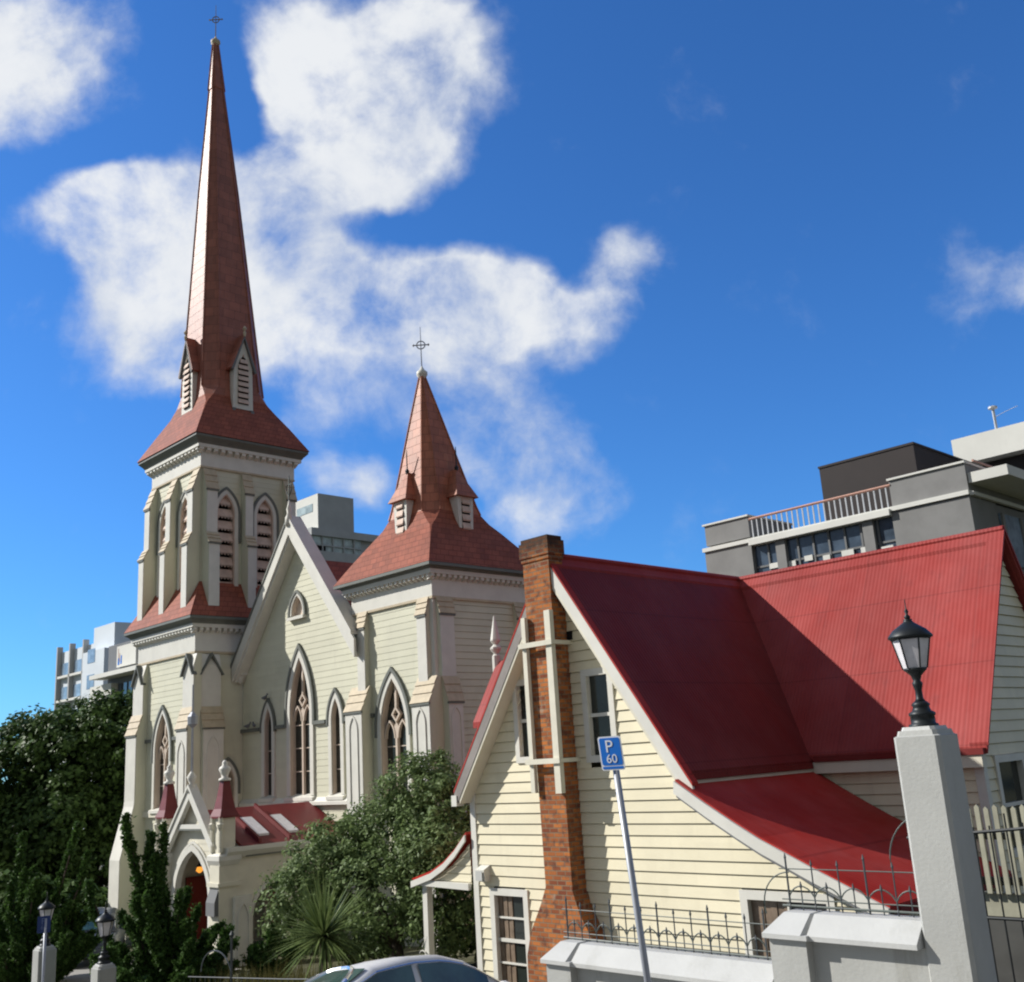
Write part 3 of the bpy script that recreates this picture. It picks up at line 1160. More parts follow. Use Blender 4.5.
# ---------------- short tower
def short_tower():
    cx, cyc, hf = -25.4, 21.5, 1.95
    x0, x1, y0, y1 = cx - hf, cx + hf, cyc - hf, cyc + hf
    TF, TR = fX(y0), fY(x1)
    wc, wb, ws, ww, wh = -25.45, 4.3, 6.3, .62, 1.5
    mb = MB()
    boards(mb, TF, [(x0, 0), (x1, 0), (x1, 10.2), (x0, 10.2)], .2, .009, groove=0, holes=[arch_hole(wc, ww, ws, wh, wb)])
    boards(mb, TR, [(y0, 0), (y1, 0), (y1, 10.2), (y0, 10.2)], .2, .016)
    boards(mb, fYm(x0), [(y0, 0), (y1, 0), (y1, 10.2), (y0, 10.2)], .2, .016)
    boards(mb, fXm(y1), [(x0, 0), (x1, 0), (x1, 10.2), (x0, 10.2)], .2, .016)
    mb.build('short_tower_wall', 'church_cream', CH)
    gothic_window(TF, CH, wc, wb, ws, ww, wh, tf=.17, hood=.15, two=True, depth=.16, hood_drop=.2)
    tower_cornice(CH, cx, cyc, hf, 10.0, 10.46, 10.64, 10.93, 20)
    mb = MB()
    mb.fbox(TF, x0 + .2, wc - ww - .3, 6.72, 6.84, 0, .09)
    mb.fbox(TF, wc + ww + .3, x1 - .2, 6.72, 6.84, 0, .09)
    build_each(mb, 'string_course', 'hood', CH)
    pr = [(.42, 0), (.42, 6.95), (.20, 7.66), (.20, 9.5), (.06, 10.0)]
    pl, pu = pr[:2] + [(.1, 7.68)], [(.19, 7.3)] + [(.19, 9.5), (.06, 10.0)]
    buttress(TF, x0 - .02, x0 + .82, pl, [1], par=CH, panel=(x0 + .22, x0 + .58, 4.2, 6.75, .42))
    buttress(TF, x0 + .36, x0 + .74, pu, [1], par=CH)
    buttress(TF, x1 - .62, x1 + .16, pl, [1], par=CH, panel=(x1 - .42, x1 - .06, 4.2, 6.75, .42))
    buttress(TF, x1 - .55, x1 - .14, pu, [1], par=CH)
    buttress(TR, y0 + .1, y0 + .62, pr, [1, 3], par=CH, panel=(y0 + .2, y0 + .5, 4.2, 6.75, .42))
    buttress(TR, y1 - .65, y1 - .1, pr, [1, 3], par=CH)
    mb = MB()
    mb.box(x1 - .20, x1 + .035, y0 - .035, y0 + .1, 4.2, 10.0)
    build_each(mb, 'corner_board', 'white', CH)
    # flared hip and spirelet
    ax, ay = cx - .0, cyc - .25
    c = lambda z: (cx - .1 * max(0, z - 12) / 6, cyc - .3 * max(0, z - 12) / 6)
    prof = [(10.94, 2.42, .999), (11.7, 1.92, .999), (12.3, 1.50, .97), (12.6, 1.34, .82), (12.9, 1.24, .68), (13.2, 1.16, .66), (14.3, .90, .66), (16.3, .44, .66), (17.85, .075, .66)]
    mb = MB()
    mb.loft([oct_ring(*c(z), z, s, k) for z, s, k in prof[:5]], True, True)
    mb.build('flared_roof', 'church_red', CH)
    mb = MB()
    mb.loft([oct_ring(*c(z), z, s, k) for z, s, k in prof[4:]], True, True)
    sp = mb.build('spirelet', 'copper_red', CH)
    rs = [oct_ring(*c(z), z, s + .01, k) for z, s, k in prof[4:]]
    mb = MB()
    for j in range(8):
        mb.tube([r[j] for r in rs], .028, 5)
    build_each(mb, 'hip_roll', 'copper_red', sp)
    x, y = c(17.85)
    cross_finial('spirelet_finial', (x, y, 17.9), 1.75, CH, 'steel', 'white', .95)
    # hipped lucarnes
    for T, cc in ((fX(cyc - 1.12), cx - .02), (fY(cx + 1.12), cyc - .05)):
        mb = MB()
        w, z0, z1 = .33, 12.05, 13.35
        mb.loft([[T(cc - w * .82, z0, -.8), T(cc + w * .82, z0, -.8), T(cc + w * .82, z0, .36), T(cc - w * .82, z0, .36)],
                 [T(cc - w, z1, -.8), T(cc + w, z1, -.8), T(cc + w, z1, .36), T(cc - w, z1, .36)]])
        lu = mb.build('lucarne', 'white', CH)
        mb = MB()
        mb.loft([[T(cc - w - .13, z1, -1), T(cc + w + .13, z1, -1), T(cc + w + .13, z1, .5), T(cc - w - .13, z1, .5)],
                 [T(cc - .03, z1 + 1.0, -1.), T(cc + .03, z1 + 1.0, -1.), T(cc + .03, z1 + 1.0, .02), T(cc - .03, z1 + 1.0, .02)]])
        build_each(mb, 'lucarne_roof', 'copper_red', lu)
        mb = MB()
        mb.fbox(T, cc - w * .5, cc + w * .5, z0 + .22, z1 - .18, .35, .37)
        mb.build('lucarne_opening', 'dark', lu)
        mb = MB()
        for k in range(4):
            z = z0 + .24 + k * .27
            mb.prism(lambda o, zz, a: T(a, zz, o), [(.36, z + .2), (.40, z), (.42, z + .04), (.37, z + .22)], cc - w * .5, cc + w * .5)
        mb.build('lucarne_louvre', 'louvre', lu)
        mb = MB()
        mb.lathe(T(cc, z1 + 1.0, .02), [(.05, -.05), (.07, .06), (.02, .14), (.02, .6), (.01, .75)], 6)
        mb.build('lucarne_finial', 'iron', lu)


short_tower()


# ---------------- entrance porch
def porch():
    cx, y0, y1 = -29.95, 15.5, 19.55
    hw = 2.0
    TF, TR = fX(y0), fY(cx + hw)
    sp, w, h = 1.85, 1.02, 1.35
    mb = MB()
    ah = arch_hole(cx, w, sp, h, -1)
    boards(mb, TF, [(cx - hw, 0), (cx + hw, 0), (cx + hw, 3.4), (cx - hw, 3.4)], .2, .009, groove=0, holes=[ah])
    boards(mb, TF, [(cx - 1.3, 3.4), (cx + 1.3, 3.4), (cx, 4.75)], .2, .009, groove=0)
    sh = arch_hole(16.75, .5, 1.35, .85, -1)
    sh2 = arch_hole(18.3, .5, 1.35, .85, -1)
    boards(mb, TR, [(y0, 0), (y1, 0), (y1, 3.2), (y0, 3.2)], .2, .009, groove=0, holes=[sh, sh2])
    boards(mb, fYm(cx - hw), [(y0, 0), (y1, 0), (y1, 3.2), (y0, 3.2)], .2, .009, groove=0)
    mb.build('porch_wall', 'trim_cream', CH)
    mb = MB()
    mb.band(TF, arch(cx, w, sp, h, 0), arch(cx, w, sp, h, 0, t=.17), -.1, .09)
    mb.band(TF, arch(cx, w, sp, h, 0, t=.2), arch(cx, w, sp, h, 0, t=.27), -.1, .06)
    mb.band(TR, arch(16.75, .5, 1.35, .85, 0), arch(16.75, .5, 1.35, .85, 0, t=.1), -.1, .05)
    build_each(mb, 'porch_arch', 'white', CH)
    mb = MB()
    mb.fbox(TR, 15.62, 16.16, 0, 2.0, 0, .16)
    mb.band(TR, arch(15.89, .15, 1.4, .4, .2), arch(15.89, .15, 1.4, .4, .2, t=.03), .16, .19)
    mb.build('porch_pilaster', 'white', CH)
    # eaves moulding
    mb = MB()
    for T, a0, a1 in ((TR, y0 - .12, y1), (fYm(cx - hw), y0 - .12, y1)):
        mb.prism(lambda o, z, a: T(a, z, o), [(-.05, 3.02), (.06, 3.02), (.2, 3.2), (.2, 3.32), (-.05, 3.32)], a0, a1)
    em = build_each(mb, 'eaves_moulding', 'white', CH)
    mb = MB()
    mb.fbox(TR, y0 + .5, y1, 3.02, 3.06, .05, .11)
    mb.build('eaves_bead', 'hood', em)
    # roof
    mb = MB()
    zr = 4.32
    for s in (-1, 1):
        mb.prism(fX(y0 + .35), [(cx, zr), (cx, zr - .1), (cx + s * 2.16, 3.24), (cx + s * 2.16, 3.33)], -(y1 - y0 - .4), 0)
    rf = mb.build('porch_roof', 'porch_red', CH)
    k = (zr - 3.33) / 2.16
    for yy in (16.75, 17.75):
        mb = MB()
        pts = []
        for q0, q1 in (((cx + .75), (cx + 1.75)),):
            mb.loft([[(q0, yy - .2, zr - k * .75 + .005), (q1, yy - .2, zr - k * 1.75 + .005), (q1, yy + .2, zr - k * 1.75 + .005), (q0, yy + .2, zr - k * .75 + .005)],
                     [(q0, yy - .2, zr - k * .75 + .07), (q1, yy - .2, zr - k * 1.75 + .07), (q1, yy + .2, zr - k * 1.75 + .07), (q0, yy + .2, zr - k * .75 + .07)]])
        mb.build('skylight', 'lamp_glass', rf)
        mb = MB()
        mb.loft([[(cx + .1, yy - .34, zr - k * .1 + .005), (cx + 2.1, yy - .34, zr - k * 2.1 + .005), (cx + 2.1, yy - .26, zr - k * 2.1 + .005), (cx + .1, yy - .26, zr - k * .1 + .005)],
                 [(cx + .1, yy - .34, zr - k * .1 + .13), (cx + 2.1, yy - .34, zr - k * 2.1 + .13), (cx + 2.1, yy - .26, zr - k * 2.1 + .13), (cx + .1, yy - .26, zr - k * .1 + .13)]])
        mb.build('roof_batten', 'porch_red', rf)
    # front gable
    TG = fX(y0 - .12)
    gx = cx + .12
    mb = MB()
    for s in (-1, 1):
        mb.prism(TG, [(gx, 5.0), (gx, 4.68), (gx + s * 1.42, 3.12), (gx + s * 1.42, 3.44)], .0, .14)
    mb.fbox(TG, gx - .72, gx + .72, 3.83, 3.95, .0, .09)
    pg = mb.build('porch_gable', 'white', CH)
    mb = MB()
    for s in (-1, 1):
        mb.prism(TG, [(gx, 5.10), (gx, 5.005), (gx + s * 1.5, 3.355), (gx + s * 1.5, 3.45)], -.1, .18)
    build_each(mb, 'gable_flashing', 'white', pg)
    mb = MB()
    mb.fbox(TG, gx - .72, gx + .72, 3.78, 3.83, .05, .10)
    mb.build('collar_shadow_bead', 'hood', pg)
    mb = MB()
    mb.lathe(TG(gx, 5.0, .05), [(.12, -.15), (.13, .0), (.07, .1), (.13, .22), (.15, .3), (.06, .42), (.02, .5)], 8)
    mb.build('gable_finial', 'white', pg, smooth=True)
    # iron cross on gable peak
    mb = MB()
    p = Vector(TG(gx, 5.4, .05))
    mb.tube([p, p + Vector((0, 0, 2.6))], .045, 6, .6)
    mb.lathe(p + Vector((0, 0, 1.55)), [(.05, -.22), (.15, -.12), (.16, .1), (.05, .24)], 8)
    mb.build('lantern_pole', 'steel', pg)
    # corner piers with pinnacles
    for sx in (-1, 1):
        px = cx + .05 + sx * 1.72
        mb = MB()
        mb.box(px - .27, px + .27, y0 - .30, y0 + .30, 0, 2.85)
        mb.box(px - .33, px + .33, y0 - .36, y0 + .36, 2.3, 2.4)
        pier = mb.build('porch_pier', 'trim_cream', CH)
        mb = MB()
        mb.prism(lambda o, z, a: TF(a, z, o), [(.30, 1.55), (.42, 1.55), (.42, 1.9), (.30, 2.25)], px - .24, px + .24)
        mb.build('pier_set_off', 'bld_mid', pier)
        mb = MB()
        mb.lathe((px, y0, 2.85), [(.40, 0), (.50, .14), (.50, .26), (.36, .32)], 4, math.pi / 4)
        mb.build('pier_cornice', 'white', pier)
        mb = MB()
        mb.lathe((px, y0, 3.17), [(.31, 0), (.31, .98)], 4, math.pi / 4)
        for qx in (-1, 1):
            mb.lathe((px + qx * .23, y0 - .24, 3.2), [(.08, 0), (.06, .12), (.06, .6), (.09, .66), (.11, .76), (.07, .8), (.07, .95)], 8)
        pn = mb.build('pinnacle', 'trim_cream', CH)
        mb = MB()
        mb.lathe((px, y0, 4.12), [(.42, 0), (.42, .05), (.31, .25), (.22, .6), (.14, 1.02)], 4, math.pi / 4)
        mb.build('pinnacle_cap', 'porch_red', pn)
        mb = MB()
        mb.lathe((px, y0, 5.13), [(.18, 0), (.18, .06), (.09, .1), (.12, .2), (.18, .32), (.15, .38), (.07, .44), (.09, .5), (.03, .58)], 8)
        mb.build('pinnacle_finial', 'white', pn, smooth=True)
    # doors within
    mb = MB()
    mb.box(cx - 1.3, cx + 1.3, 18.6, 18.75, .1, 3.1)
    dw = mb.build('vestibule_wall', 'reveal', CH)
    mb = MB()
    mb.box(cx - .75, cx - .02, 18.5, 18.59, .1, 2.35)
    mb.box(cx + .02, cx + .75, 18.5, 18.59, .1, 2.35)
    dr = build_each(mb, 'door', 'door_red', CH)
    mb = MB()
    mb.box(cx - hw + .02, cx - hw + .10, 16.25, 17.15, .1, 2.3)
    mb.build('door', 'door_red', CH)
    mb = MB()
    mb.fbox(fYm(cx + hw - .1), 15.9, 16.2, 0, 2.9, 0, .05)
    mb.build('porch_lining', 'reveal', CH)
    mb = MB()
    mb.box(cx - hw, cx + hw, y0, y1, -.1, .1)
    mb.build('porch_floor', 'paving', CH)
    mb = MB()
    lx, ly, lz = cx - .65, 16.02, 2.6
    mb.lathe((lx, ly, lz), [(.03, -.09), (.11, -.03), (.08, .07), (.02, .1)], 8)
    lp = mb.build('porch_lamp', 'lit_bulb', CH)
    mb = MB()
    mb.tube([(lx, ly, lz + .08), (lx, ly, 3.6)], .02, 5)
    mb.lathe((lx, ly, lz + .09), [(.12, 0), (.02, .1)], 8)
    mb.build('lamp_hanger', 'iron', lp)


porch()


# ================================================================== cottage
CO = thing('cottage', 'cream weatherboard cottage with steep red iron roof and strapped brick chimney', 'house', (-13, 17, .9))


def sash(T, par, a0, a1, z0, z1, fw=.10, mid=True, cols=1, curtain=False, rows=2, sill=True, depth=.06, trim='white'):
    mb = MB()
    mb.band(T, [(a0, z0), (a1, z0), (a1, z1), (a0, z1)], [(a0 - fw, z0 - fw), (a1 + fw, z0 - fw), (a1 + fw, z1 + fw), (a0 - fw, z1 + fw)], -depth - .02, .045, closed=True)
    fr = mb.build('window_frame', trim, par)
    mb = MB()
    mb.fbox(T, a0 - .02, a1 + .02, z0 - .02, z1 + .02, -depth - .03, -depth)
    mb.build('pane', 'glass', fr)
    if curtain:
        mb = MB()
        n = 6
        pts = []
        for k in range(n + 1):
            a = a0 + (a1 - a0) * .52 * k / n
            pts.append(a)
        for k in range(n):
            mb.fbox(T, pts[k], pts[k + 1] - .01, z0, z1, -depth + .001, -depth + .006 + (k % 2) * .012)
        mb.build('curtain', 'curtain', fr)
    mb = MB()
    for k in range(1, rows):
        z = z0 + (z1 - z0) * k / rows
        t = .03 if k * 2 == rows else .016
        mb.fbox(T, a0, a1, z - t, z + t, -depth + .02, -depth + .05)
    for k in range(1, cols):
        a = a0 + (a1 - a0) * k / cols
        mb.fbox(T, a - .016, a + .016, z0, z1, -depth + .02, -depth + .048)
    build_each(mb, 'glazing_bar', trim, fr)
    if sill:
        mb = MB()
        mb.fbox(T, a0 - fw - .05, a1 + fw + .05, z0 - fw - .05, z0 - fw, -.02, .12)
        mb.build('sill', trim, fr)
    return fr


def cottage():
    Y = 14.0
    T = fX(Y)
    xl, xr, xc = -15.85, -10.62, -13.15
    k = 1.45
    top = lambda x: 8.62 - k * abs(x - xc)
    Z0 = .9
    upL = (-14.40, -14.0, 5.25, 6.55)
    upR = (-12.62, -12.13, 5.20, 6.56)
    low = (-15.32, -14.55, 1.25, 2.80)
    lwin = (-9.72, -8.40, 1.9, 2.98)
    g = .03
    H = [rect_hole(a - g, b + g, c - g, d + g) for a, b, c, d in (upL, upR, low)]
    mb = MB()
    zph = 4.995 - 20 * .1853
    boards(mb, T, [(xl, Z0), (xr, Z0), (xr, top(xr)), (xc, 8.62), (xl, top(xl))], .1853, .024, zph, holes=H)
    boards(mb, T, [(xr, Z0), (-7.58, Z0), (-7.58, 3.0), (-9.2, 3.78), (xr, 4.62)], .1853, .024, zph, holes=[rect_hole(lwin[0] - g, lwin[1] + g, lwin[2] - g, lwin[3] + g)])
    boards(mb, fYm(xl), [(Y, Z0), (23, Z0), (23, 4.9), (Y, 4.9)], .1853, .024, zph)
    boards(mb, fY(-7.58), [(Y, Z0), (17.6, Z0), (17.6, 2.95), (Y, 2.95)], .1853, .024, zph)
    # cross wing walls
    boards(mb, fX(17.62), [(xr, Z0), (-7.45, Z0), (-7.45, 4.95), (xr, 4.95)], .1853, .024, zph)
    rw = (18.2, 19.2, 3.3, 4.68)
    boards(mb, fY(-7.45), [(17.62, Z0), (22.1, Z0), (22.1, 4.9), (19.85, 8.5), (17.62, 4.9)], .1853, .024, zph, holes=[rect_hole(rw[0] - g, rw[1] + g, rw[2] - g, rw[3] + g)])
    wall = mb.build('weatherboard_wall', 'cream', CO)
    sash(T, CO, *upL, fw=.11, trim='white', sill=False)
    sash(T, CO, *upR, fw=.12, sill=False)
    sash(T, CO, *low, fw=.12, curtain=True, rows=4, sill=False)
    sash(T, CO, *lwin, fw=.13, rows=1, cols=2, curtain=True, sill=False)
    sash(fY(-7.45), CO, *rw, fw=.12, rows=2, sill=False)
    mb = MB()
    mb.box(xl - .03, xl + .11, Y - .04, Y + .1, Z0, 5.1)
    mb.box(-7.68, -7.545, Y - .04, Y + .1, Z0, 2.95)
    mb.box(-7.56, -7.41, 17.58, 17.72, Z0, 4.85)
    build_each(mb, 'corner_board', 'white', CO)
    # main roof
    def slab(Tf, c, zt, half, kk, o0, o1, th=.07, halfr=None):
        mb = MB()
        hf = half
        for s in (-1, 1):
            half = halfr if (s > 0 and halfr) else hf
            mb.prism(Tf, [(c, zt), (c, zt - th * 1.7), (c + s * half, zt - kk * half - th * 1.7), (c + s * half, zt - kk * half)], o0, o1)
        return mb
    zr = 8.80
    r = slab(fX(Y - .30), xc, zr, 2.83, k, -10.5, 0, halfr=2.71).build('roof', 'cottage_red', CO)
    slab(fY(-7.27), 19.85, zr - .01, 2.33, 1.64, -5.95, 0).build('wing_roof', 'cottage_red_x', CO)
    mb = MB()
    mb.tube([(xc, Y - .37, zr + .02), (xc, Y + 10, zr + .02)], .07, 8)
    mb.tube([(xc, 19.85, zr), (-7.26, 19.85, zr)], .07, 8)
    for s in (-1, 1):
        mb.prism(fY(-7.27), [(19.85, zr + .06), (19.85, zr - .02), (19.85 + s * 2.33, zr - .0 - 1.64 * 2.33), (19.85 + s * 2.33, zr + .05 - 1.64 * 2.33)], -.28, .03)
        mb.prism(fY(-7.27), [(19.85, zr + .045), (19.85, zr), (19.85 + s * .16, zr - .28), (19.85 + s * .16, zr - .2)], -6.0, 0)
        mb.prism(fX(Y - .30), [(xc, zr + .045), (xc, zr), (xc + s * .16, zr - .26), (xc + s * .16, zr - .18)], -10., 0)
    build_each(mb, 'ridge_cap', 'cottage_red_x', CO)
    mb = MB()
    for s in (-1, 1):
        mb.prism(fX(Y - .30), [(xc, zr + .035), (xc, zr - .02), (xc + s * 2.85, zr - .02 - k * 2.85), (xc + s * 2.85, zr + .035 - k * 2.85)], -.12, .035)
    build_each(mb, 'barge_flashing', 'lean_red', CO)
    bgs = []
    for s in (-1, 1):
        mb = MB()
        mb.prism(fX(Y - .30), [(xc, zr - .03), (xc, zr - .34), (xc + s * 2.75, zr - .34 - k * 2.75), (xc + s * 2.86, zr - .16 - k * 2.84), (xc + s * 2.84, zr - .03 - k * 2.84)], -.02, .03)
        bgs.append(mb.build('bargeboard', 'barge_grey' if s < 0 else 'white', CO))  # left board grey, right board white
        mb = MB()
        mb.prism(fX(Y - .30), [(xc, zr - .345), (xc, zr - .43), (xc + s * 2.7, zr - .43 - k * 2.7), (xc + s * 2.7, zr - .345 - k * 2.7)], -.28, .02)
        mb.build('soffit_mould', 'trim_cream', bgs[-1])
        if s > 0:
            continue
        mb = MB()
        mb.box(xc + s * 2.82 - .09, xc + s * 2.82 + .06, Y - .35, Y - .16, zr - .3 - k * 2.82, zr - .1 - k * 2.82)
        mb.build('barge_foot', 'white', bgs[-1])
    # gutters and fascia along the eaves
    mb = MB()
    for bx in ((xc + 2.66, xc + 2.77, Y - .26, 17.4, 4.73, 4.83), (xc - 2.90, xc - 2.78, Y - .26, 24, 4.58, 4.70), (xc + 2.78, -7.3, 17.41, 17.52, 4.84, 4.94)):
        mb = MB()
        mb.box(*bx)
        mb.build('gutter', 'cottage_red', CO)
    for bx in ((xc + 2.50, xc + 2.73, Y - .2, 17.45, 4.54, 4.725), (xc + 2.74, -7.35, 17.44, 17.61, 4.64, 4.835)):
        mb = MB()
        mb.box(*bx)
        mb.build('fascia', 'trim_cream', CO)
    # lean-to on the uphill side
    prof = [(-10.56, 4.76), (-10.0, 4.41), (-9.5, 4.12), (-9.1, 3.90), (-8.3, 3.53), (-7.24, 3.06)]
    mb = MB()
    mb.prism(fX(Y - .42), prof + [(a, z - .07) for a, z in prof[::-1]], -3.97, 0)
    lr = mb.build('lean_to_roof', 'lean_red', CO)
    mb = MB()
    mb.prism(fX(Y - .42), [(a, z - .025) for a, z in prof] + [(a - .02, z - .21) for a, z in prof[::-1]], .004, .05)
    lb = mb.build('lean_to_barge', 'white', lr)
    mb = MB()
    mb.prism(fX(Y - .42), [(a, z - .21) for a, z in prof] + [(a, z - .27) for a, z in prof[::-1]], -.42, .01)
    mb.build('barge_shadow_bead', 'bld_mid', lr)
    mb = MB()
    mb.box(-7.34, -7.21, Y - .2, 17.55, 2.90, 3.02)
    mb.build('lean_to_gutter', 'cottage_red', lr)
    # veranda on the church side
    pv = [(-15.97, 3.92), (-16.3, 3.62), (-16.65, 3.38), (-17.05, 3.19), (-17.68, 3.02)]
    mb = MB()
    mb.prism(fX(Y - .1), pv + [(a, z - .05) for a, z in pv[::-1]], -7, 0)
    vr = mb.build('veranda_roof', 'lean_red', CO)
    mb = MB()
    mb.prism(fX(Y - .1), [(a, z - .05) for a, z in pv] + [(a, z - .17) for a, z in pv[::-1]], .004, .04)
    mb.prism(fX(Y - .1), [(-17.68, 3.0), (-17.68, 2.9), (-15.97, 2.86), (-15.97, 2.98)], -.08, -.0)
    mb.box(-17.68, -17.58, Y + .1, Y + 6.9, 2.88, 3.0)
    build_each(mb, 'veranda_fascia', 'white', vr)
    mb = MB()
    boards(mb, fX(Y), [(-17.3, 2.95), (-15.97, 2.95), (-15.97, 3.7), (-16.5, 3.3)], .15, .015)
    mb.build('veranda_gable', 'cream', vr)
    for yy in (Y + .05, Y + 3.3, Y + 6.6):
        mb = MB()
        mb.box(-17.46, -17.32, yy - .07, yy + .07, .85, 2.92)
        mb.box(-17.5, -17.28, yy - .11, yy + .11, .85, 1.05)
        vp = mb.build('veranda_post', 'white', CO)
    mb = MB()
    mb.box(-17.6, -15.9, Y, Y + 7, .7, .86)
    mb.build('veranda_floor', 'brownwood', CO)
    mb = MB()
    for i in range(10):
        mb.tube([(-17.39, Y + .05 + (.0), 1.0), (-17.39 - .02, Y + .02, 1.0)], .01, 4)
        break
    a = Vector((-17.5, Y - .05, 1.1))
    for q in (0, 1):
        pts = [a + Vector((.14 * math.cos(th) * (1 - th / 9), 0, .16 + q * .3 + .14 * math.sin(th) * (1 - th / 9))) for th in np.linspace(0, 7, 20)]
        mb.tube(pts, .013, 5)
    build_each(mb, 'scroll_bracket', 'white', CO)
    # dormer gablet on the far slope with a white finial
    dy, dz, dw = 15.48, 7.27, .78
    mb = MB()
    for s in (-1, 1):
        mb.prism(fYm(-16.5), [(dy, dz), (dy, dz - .12), (dy + s * dw, dz - .12 - 1.62 * dw), (dy + s * dw, dz - 1.62 * dw)], -2.6, 0)
    build_each(mb, 'dormer_roof', 'cottage_red_x', CO)
    mb = MB()
    mb.prism(fYm(-16.1), [(dy - .6, 4.4), (dy + .6, 4.4), (dy + .6, 6.1), (dy, 7.05), (dy - .6, 6.1)], -2, 0)
    mb.build('dormer_wall', 'cream', CO)
    mb = MB()
    mb.lathe((-16.52, dy, dz), [(.09, -.25), (.09, .12), (.05, .16), (.12, .26), (.12, .3), (.05, .36), (.11, .44), (.11, .47), (.015, .98)], 10)
    mb.build('dormer_finial', 'white', CO, smooth=False)
    # meter box
    mb = MB()
    mb.prism(lambda o, z, q: T(q, z, o), [(0, 3.04), (.16, 3.04), (.18, 3.25), (.0, 3.33)], -15.66, -15.42)
    mbx = mb.build('meter_box', 'white', CO)
    mb = MB()
    mb.fbox(T, -15.63, -15.45, 3.06, 3.23, .195, .205)
    mb.build('meter_door', 'plaster_white', mbx)
    # vent on the gable
    mb = MB()
    mb.fbox(T, -12.98, -12.88, 7.25, 7.4, .02, .06)
    mb.build('vent', 'dark', CO)
    # chimney
    cx0, cx1, cyf = -13.68, -13.01, 13.63
    mb = MB()
    fr = [(-14.2, .7), (-14.18, 1.9), (-14.05, 2.3), (-13.77, 2.75), (cx0 + .06, 3.05), (cx0 + .02, 6), (cx0, 8.8), (cx1, 8.8), (cx1, 6), (cx1 + .02, 3.0), (-12.87, 2.66), (-12.68, 2.36), (-12.52, 2.05), (-12.47, .7)]
    mb.prism(fX(cyf), fr, -.36, 0)
    ch = mb.build('chimney', 'brick', CO)
    mb = MB()
    mb.box(cx0 - .02, cx1 + .02, cyf - .02, cyf + .38, 8.74, 8.82)
    mb.box(cx0 - .04, cx1 + .04, cyf - .04, cyf + .40, 8.82, 9.10)
    mb.box(cx0 - .01, cx1 + .01, cyf - .01, cyf + .37, 9.10, 9.18)
    mb.build('chimney_head', 'brick', ch)
    mb = MB()
    mb.fbox(fX(cyf), cx0 - .05, cx0 + .05, 4.95, 7.72, .02, .10)
    mb.fbox(fX(cyf), cx1 - .10, cx1 + .04, 4.60, 7.78, .02, .12)
    mb.fbox(fX(cyf), cx0 - .05, cx0 + .05, 4.62, 4.95, .02, .10)
    build_each(mb, 'chimney_brace', 'trim_cream', ch)
    mb = MB()
    for z in (5.15, 7.20):
        mb.fbox(fX(cyf), cx0 - .08, cx1 + .08, z - .045, z + .045, .122, .16)
        mb.box(cx1 + .02, cx1 + .09, cyf - .14, Y + .0, z - .035, z + .035)
        mb.box(cx0 - .12, cx0 - .05, cyf - .14, Y + .0, z - .035, z + .035)
    build_each(mb, 'chimney_strap', 'trim_cream', ch)


cottage()

# ================================================================== street wall, pillar, railing
WY = 8.6


def coping(mb, a0, a1, zb, half=.30, lip=.05, rise=.27, ends=(True, True), y=WY):
    c = y + .22
    sec = [(c - half, zb), (c - half, zb + lip), (c - .10, zb + lip + rise), (c + .10, zb + lip + rise), (c + half, zb + lip), (c + half, zb)]
    r = []
    if ends[0]:
        r.append([(a0, q, min(z, zb + lip)) for q, z in sec])
    r.append([(a0 + (.12 if ends[0] else 0), q, z) for q, z in sec])
    r.append([(a1 - (.06 if ends[1] else 0), q, z) for q, z in sec])
    if ends[1]:
        r.append([(a1, q, min(z, zb + lip)) for q, z in sec])
    mb.loft(r)


def wall_step(name, label, a0, ap, a1, zp, zc):
    """a pier from a0 to ap with its own cap at zp, then wall to a1 with coping at zc"""
    t = thing(name, label, 'wall', ((a0 + a1) / 2, WY, gz(a0, 0)), 'stepped street wall sections')
    mb = MB()
    mb.box(a0 + .04, ap - .04, WY - .04, WY + .5, gz(a0, 0) - 1, zp)
    mb.build('pier', 'plaster', t)
    mb = MB()
    coping(mb, a0, ap, zp, half=.31, rise=.155, lip=.04)
    mb.build('pier_cap', 'plaster_white', t)
    mb = MB()
    mb.box(ap - .04, a1 + .08, WY + .06, WY + .42, gz(a0, 0) - 1, zc)
    mb.build('wall_panel', 'plaster', t)
    mb = MB()
    coping(mb, ap - .02, a1, zc, half=.27, rise=.16, lip=.04, ends=(False, False))
    mb.build('coping', 'plaster_white', t)
    return t


wall_step('street_wall', 'lower pale grey street wall section with white coping and end pier, behind the blue parking sign', -8.66, -8.23, -5.81, 3.08, 3.07)
wall_step('street_wall', 'upper pale grey street wall section with white coping, joined to the tall lantern pillar', -5.81, -5.36, -4.375, 3.53, 3.525)


def pillar(name, label, x, y, w, top, base, group):
    t = thing(name, label, 'pillar', (x, y, base), group)
    h = w / 2
    mb = MB()
    def rr(s, z, c=.03):
        pts = [(-s, -s + c), (-s + c, -s), (s - c, -s), (s, -s + c), (s, s - c), (s - c, s), (-s + c, s), (-s, s - c)]
        return [(x + a, y + b, z) for a, b in pts]
    mb.loft([rr(h, base - .5), rr(h, top - .05), rr(h - .02, top - .04), rr(h - .03, top)])
    mb.build('pillar_shaft', 'plaster', t)
    mb = MB()
    mb.loft([rr(h - .05, top), rr(h - .06, top + .03)])
    mb.build('pillar_top', 'plaster_white', t)
    return t


PX, PYc = -4.17, WY + .24
pillar('gate_pillar', 'tall pale grey street pillar in the right foreground carrying the largest black lantern', PX, PYc, .40, 5.24, gz(-4, 0), 'lantern pillars')


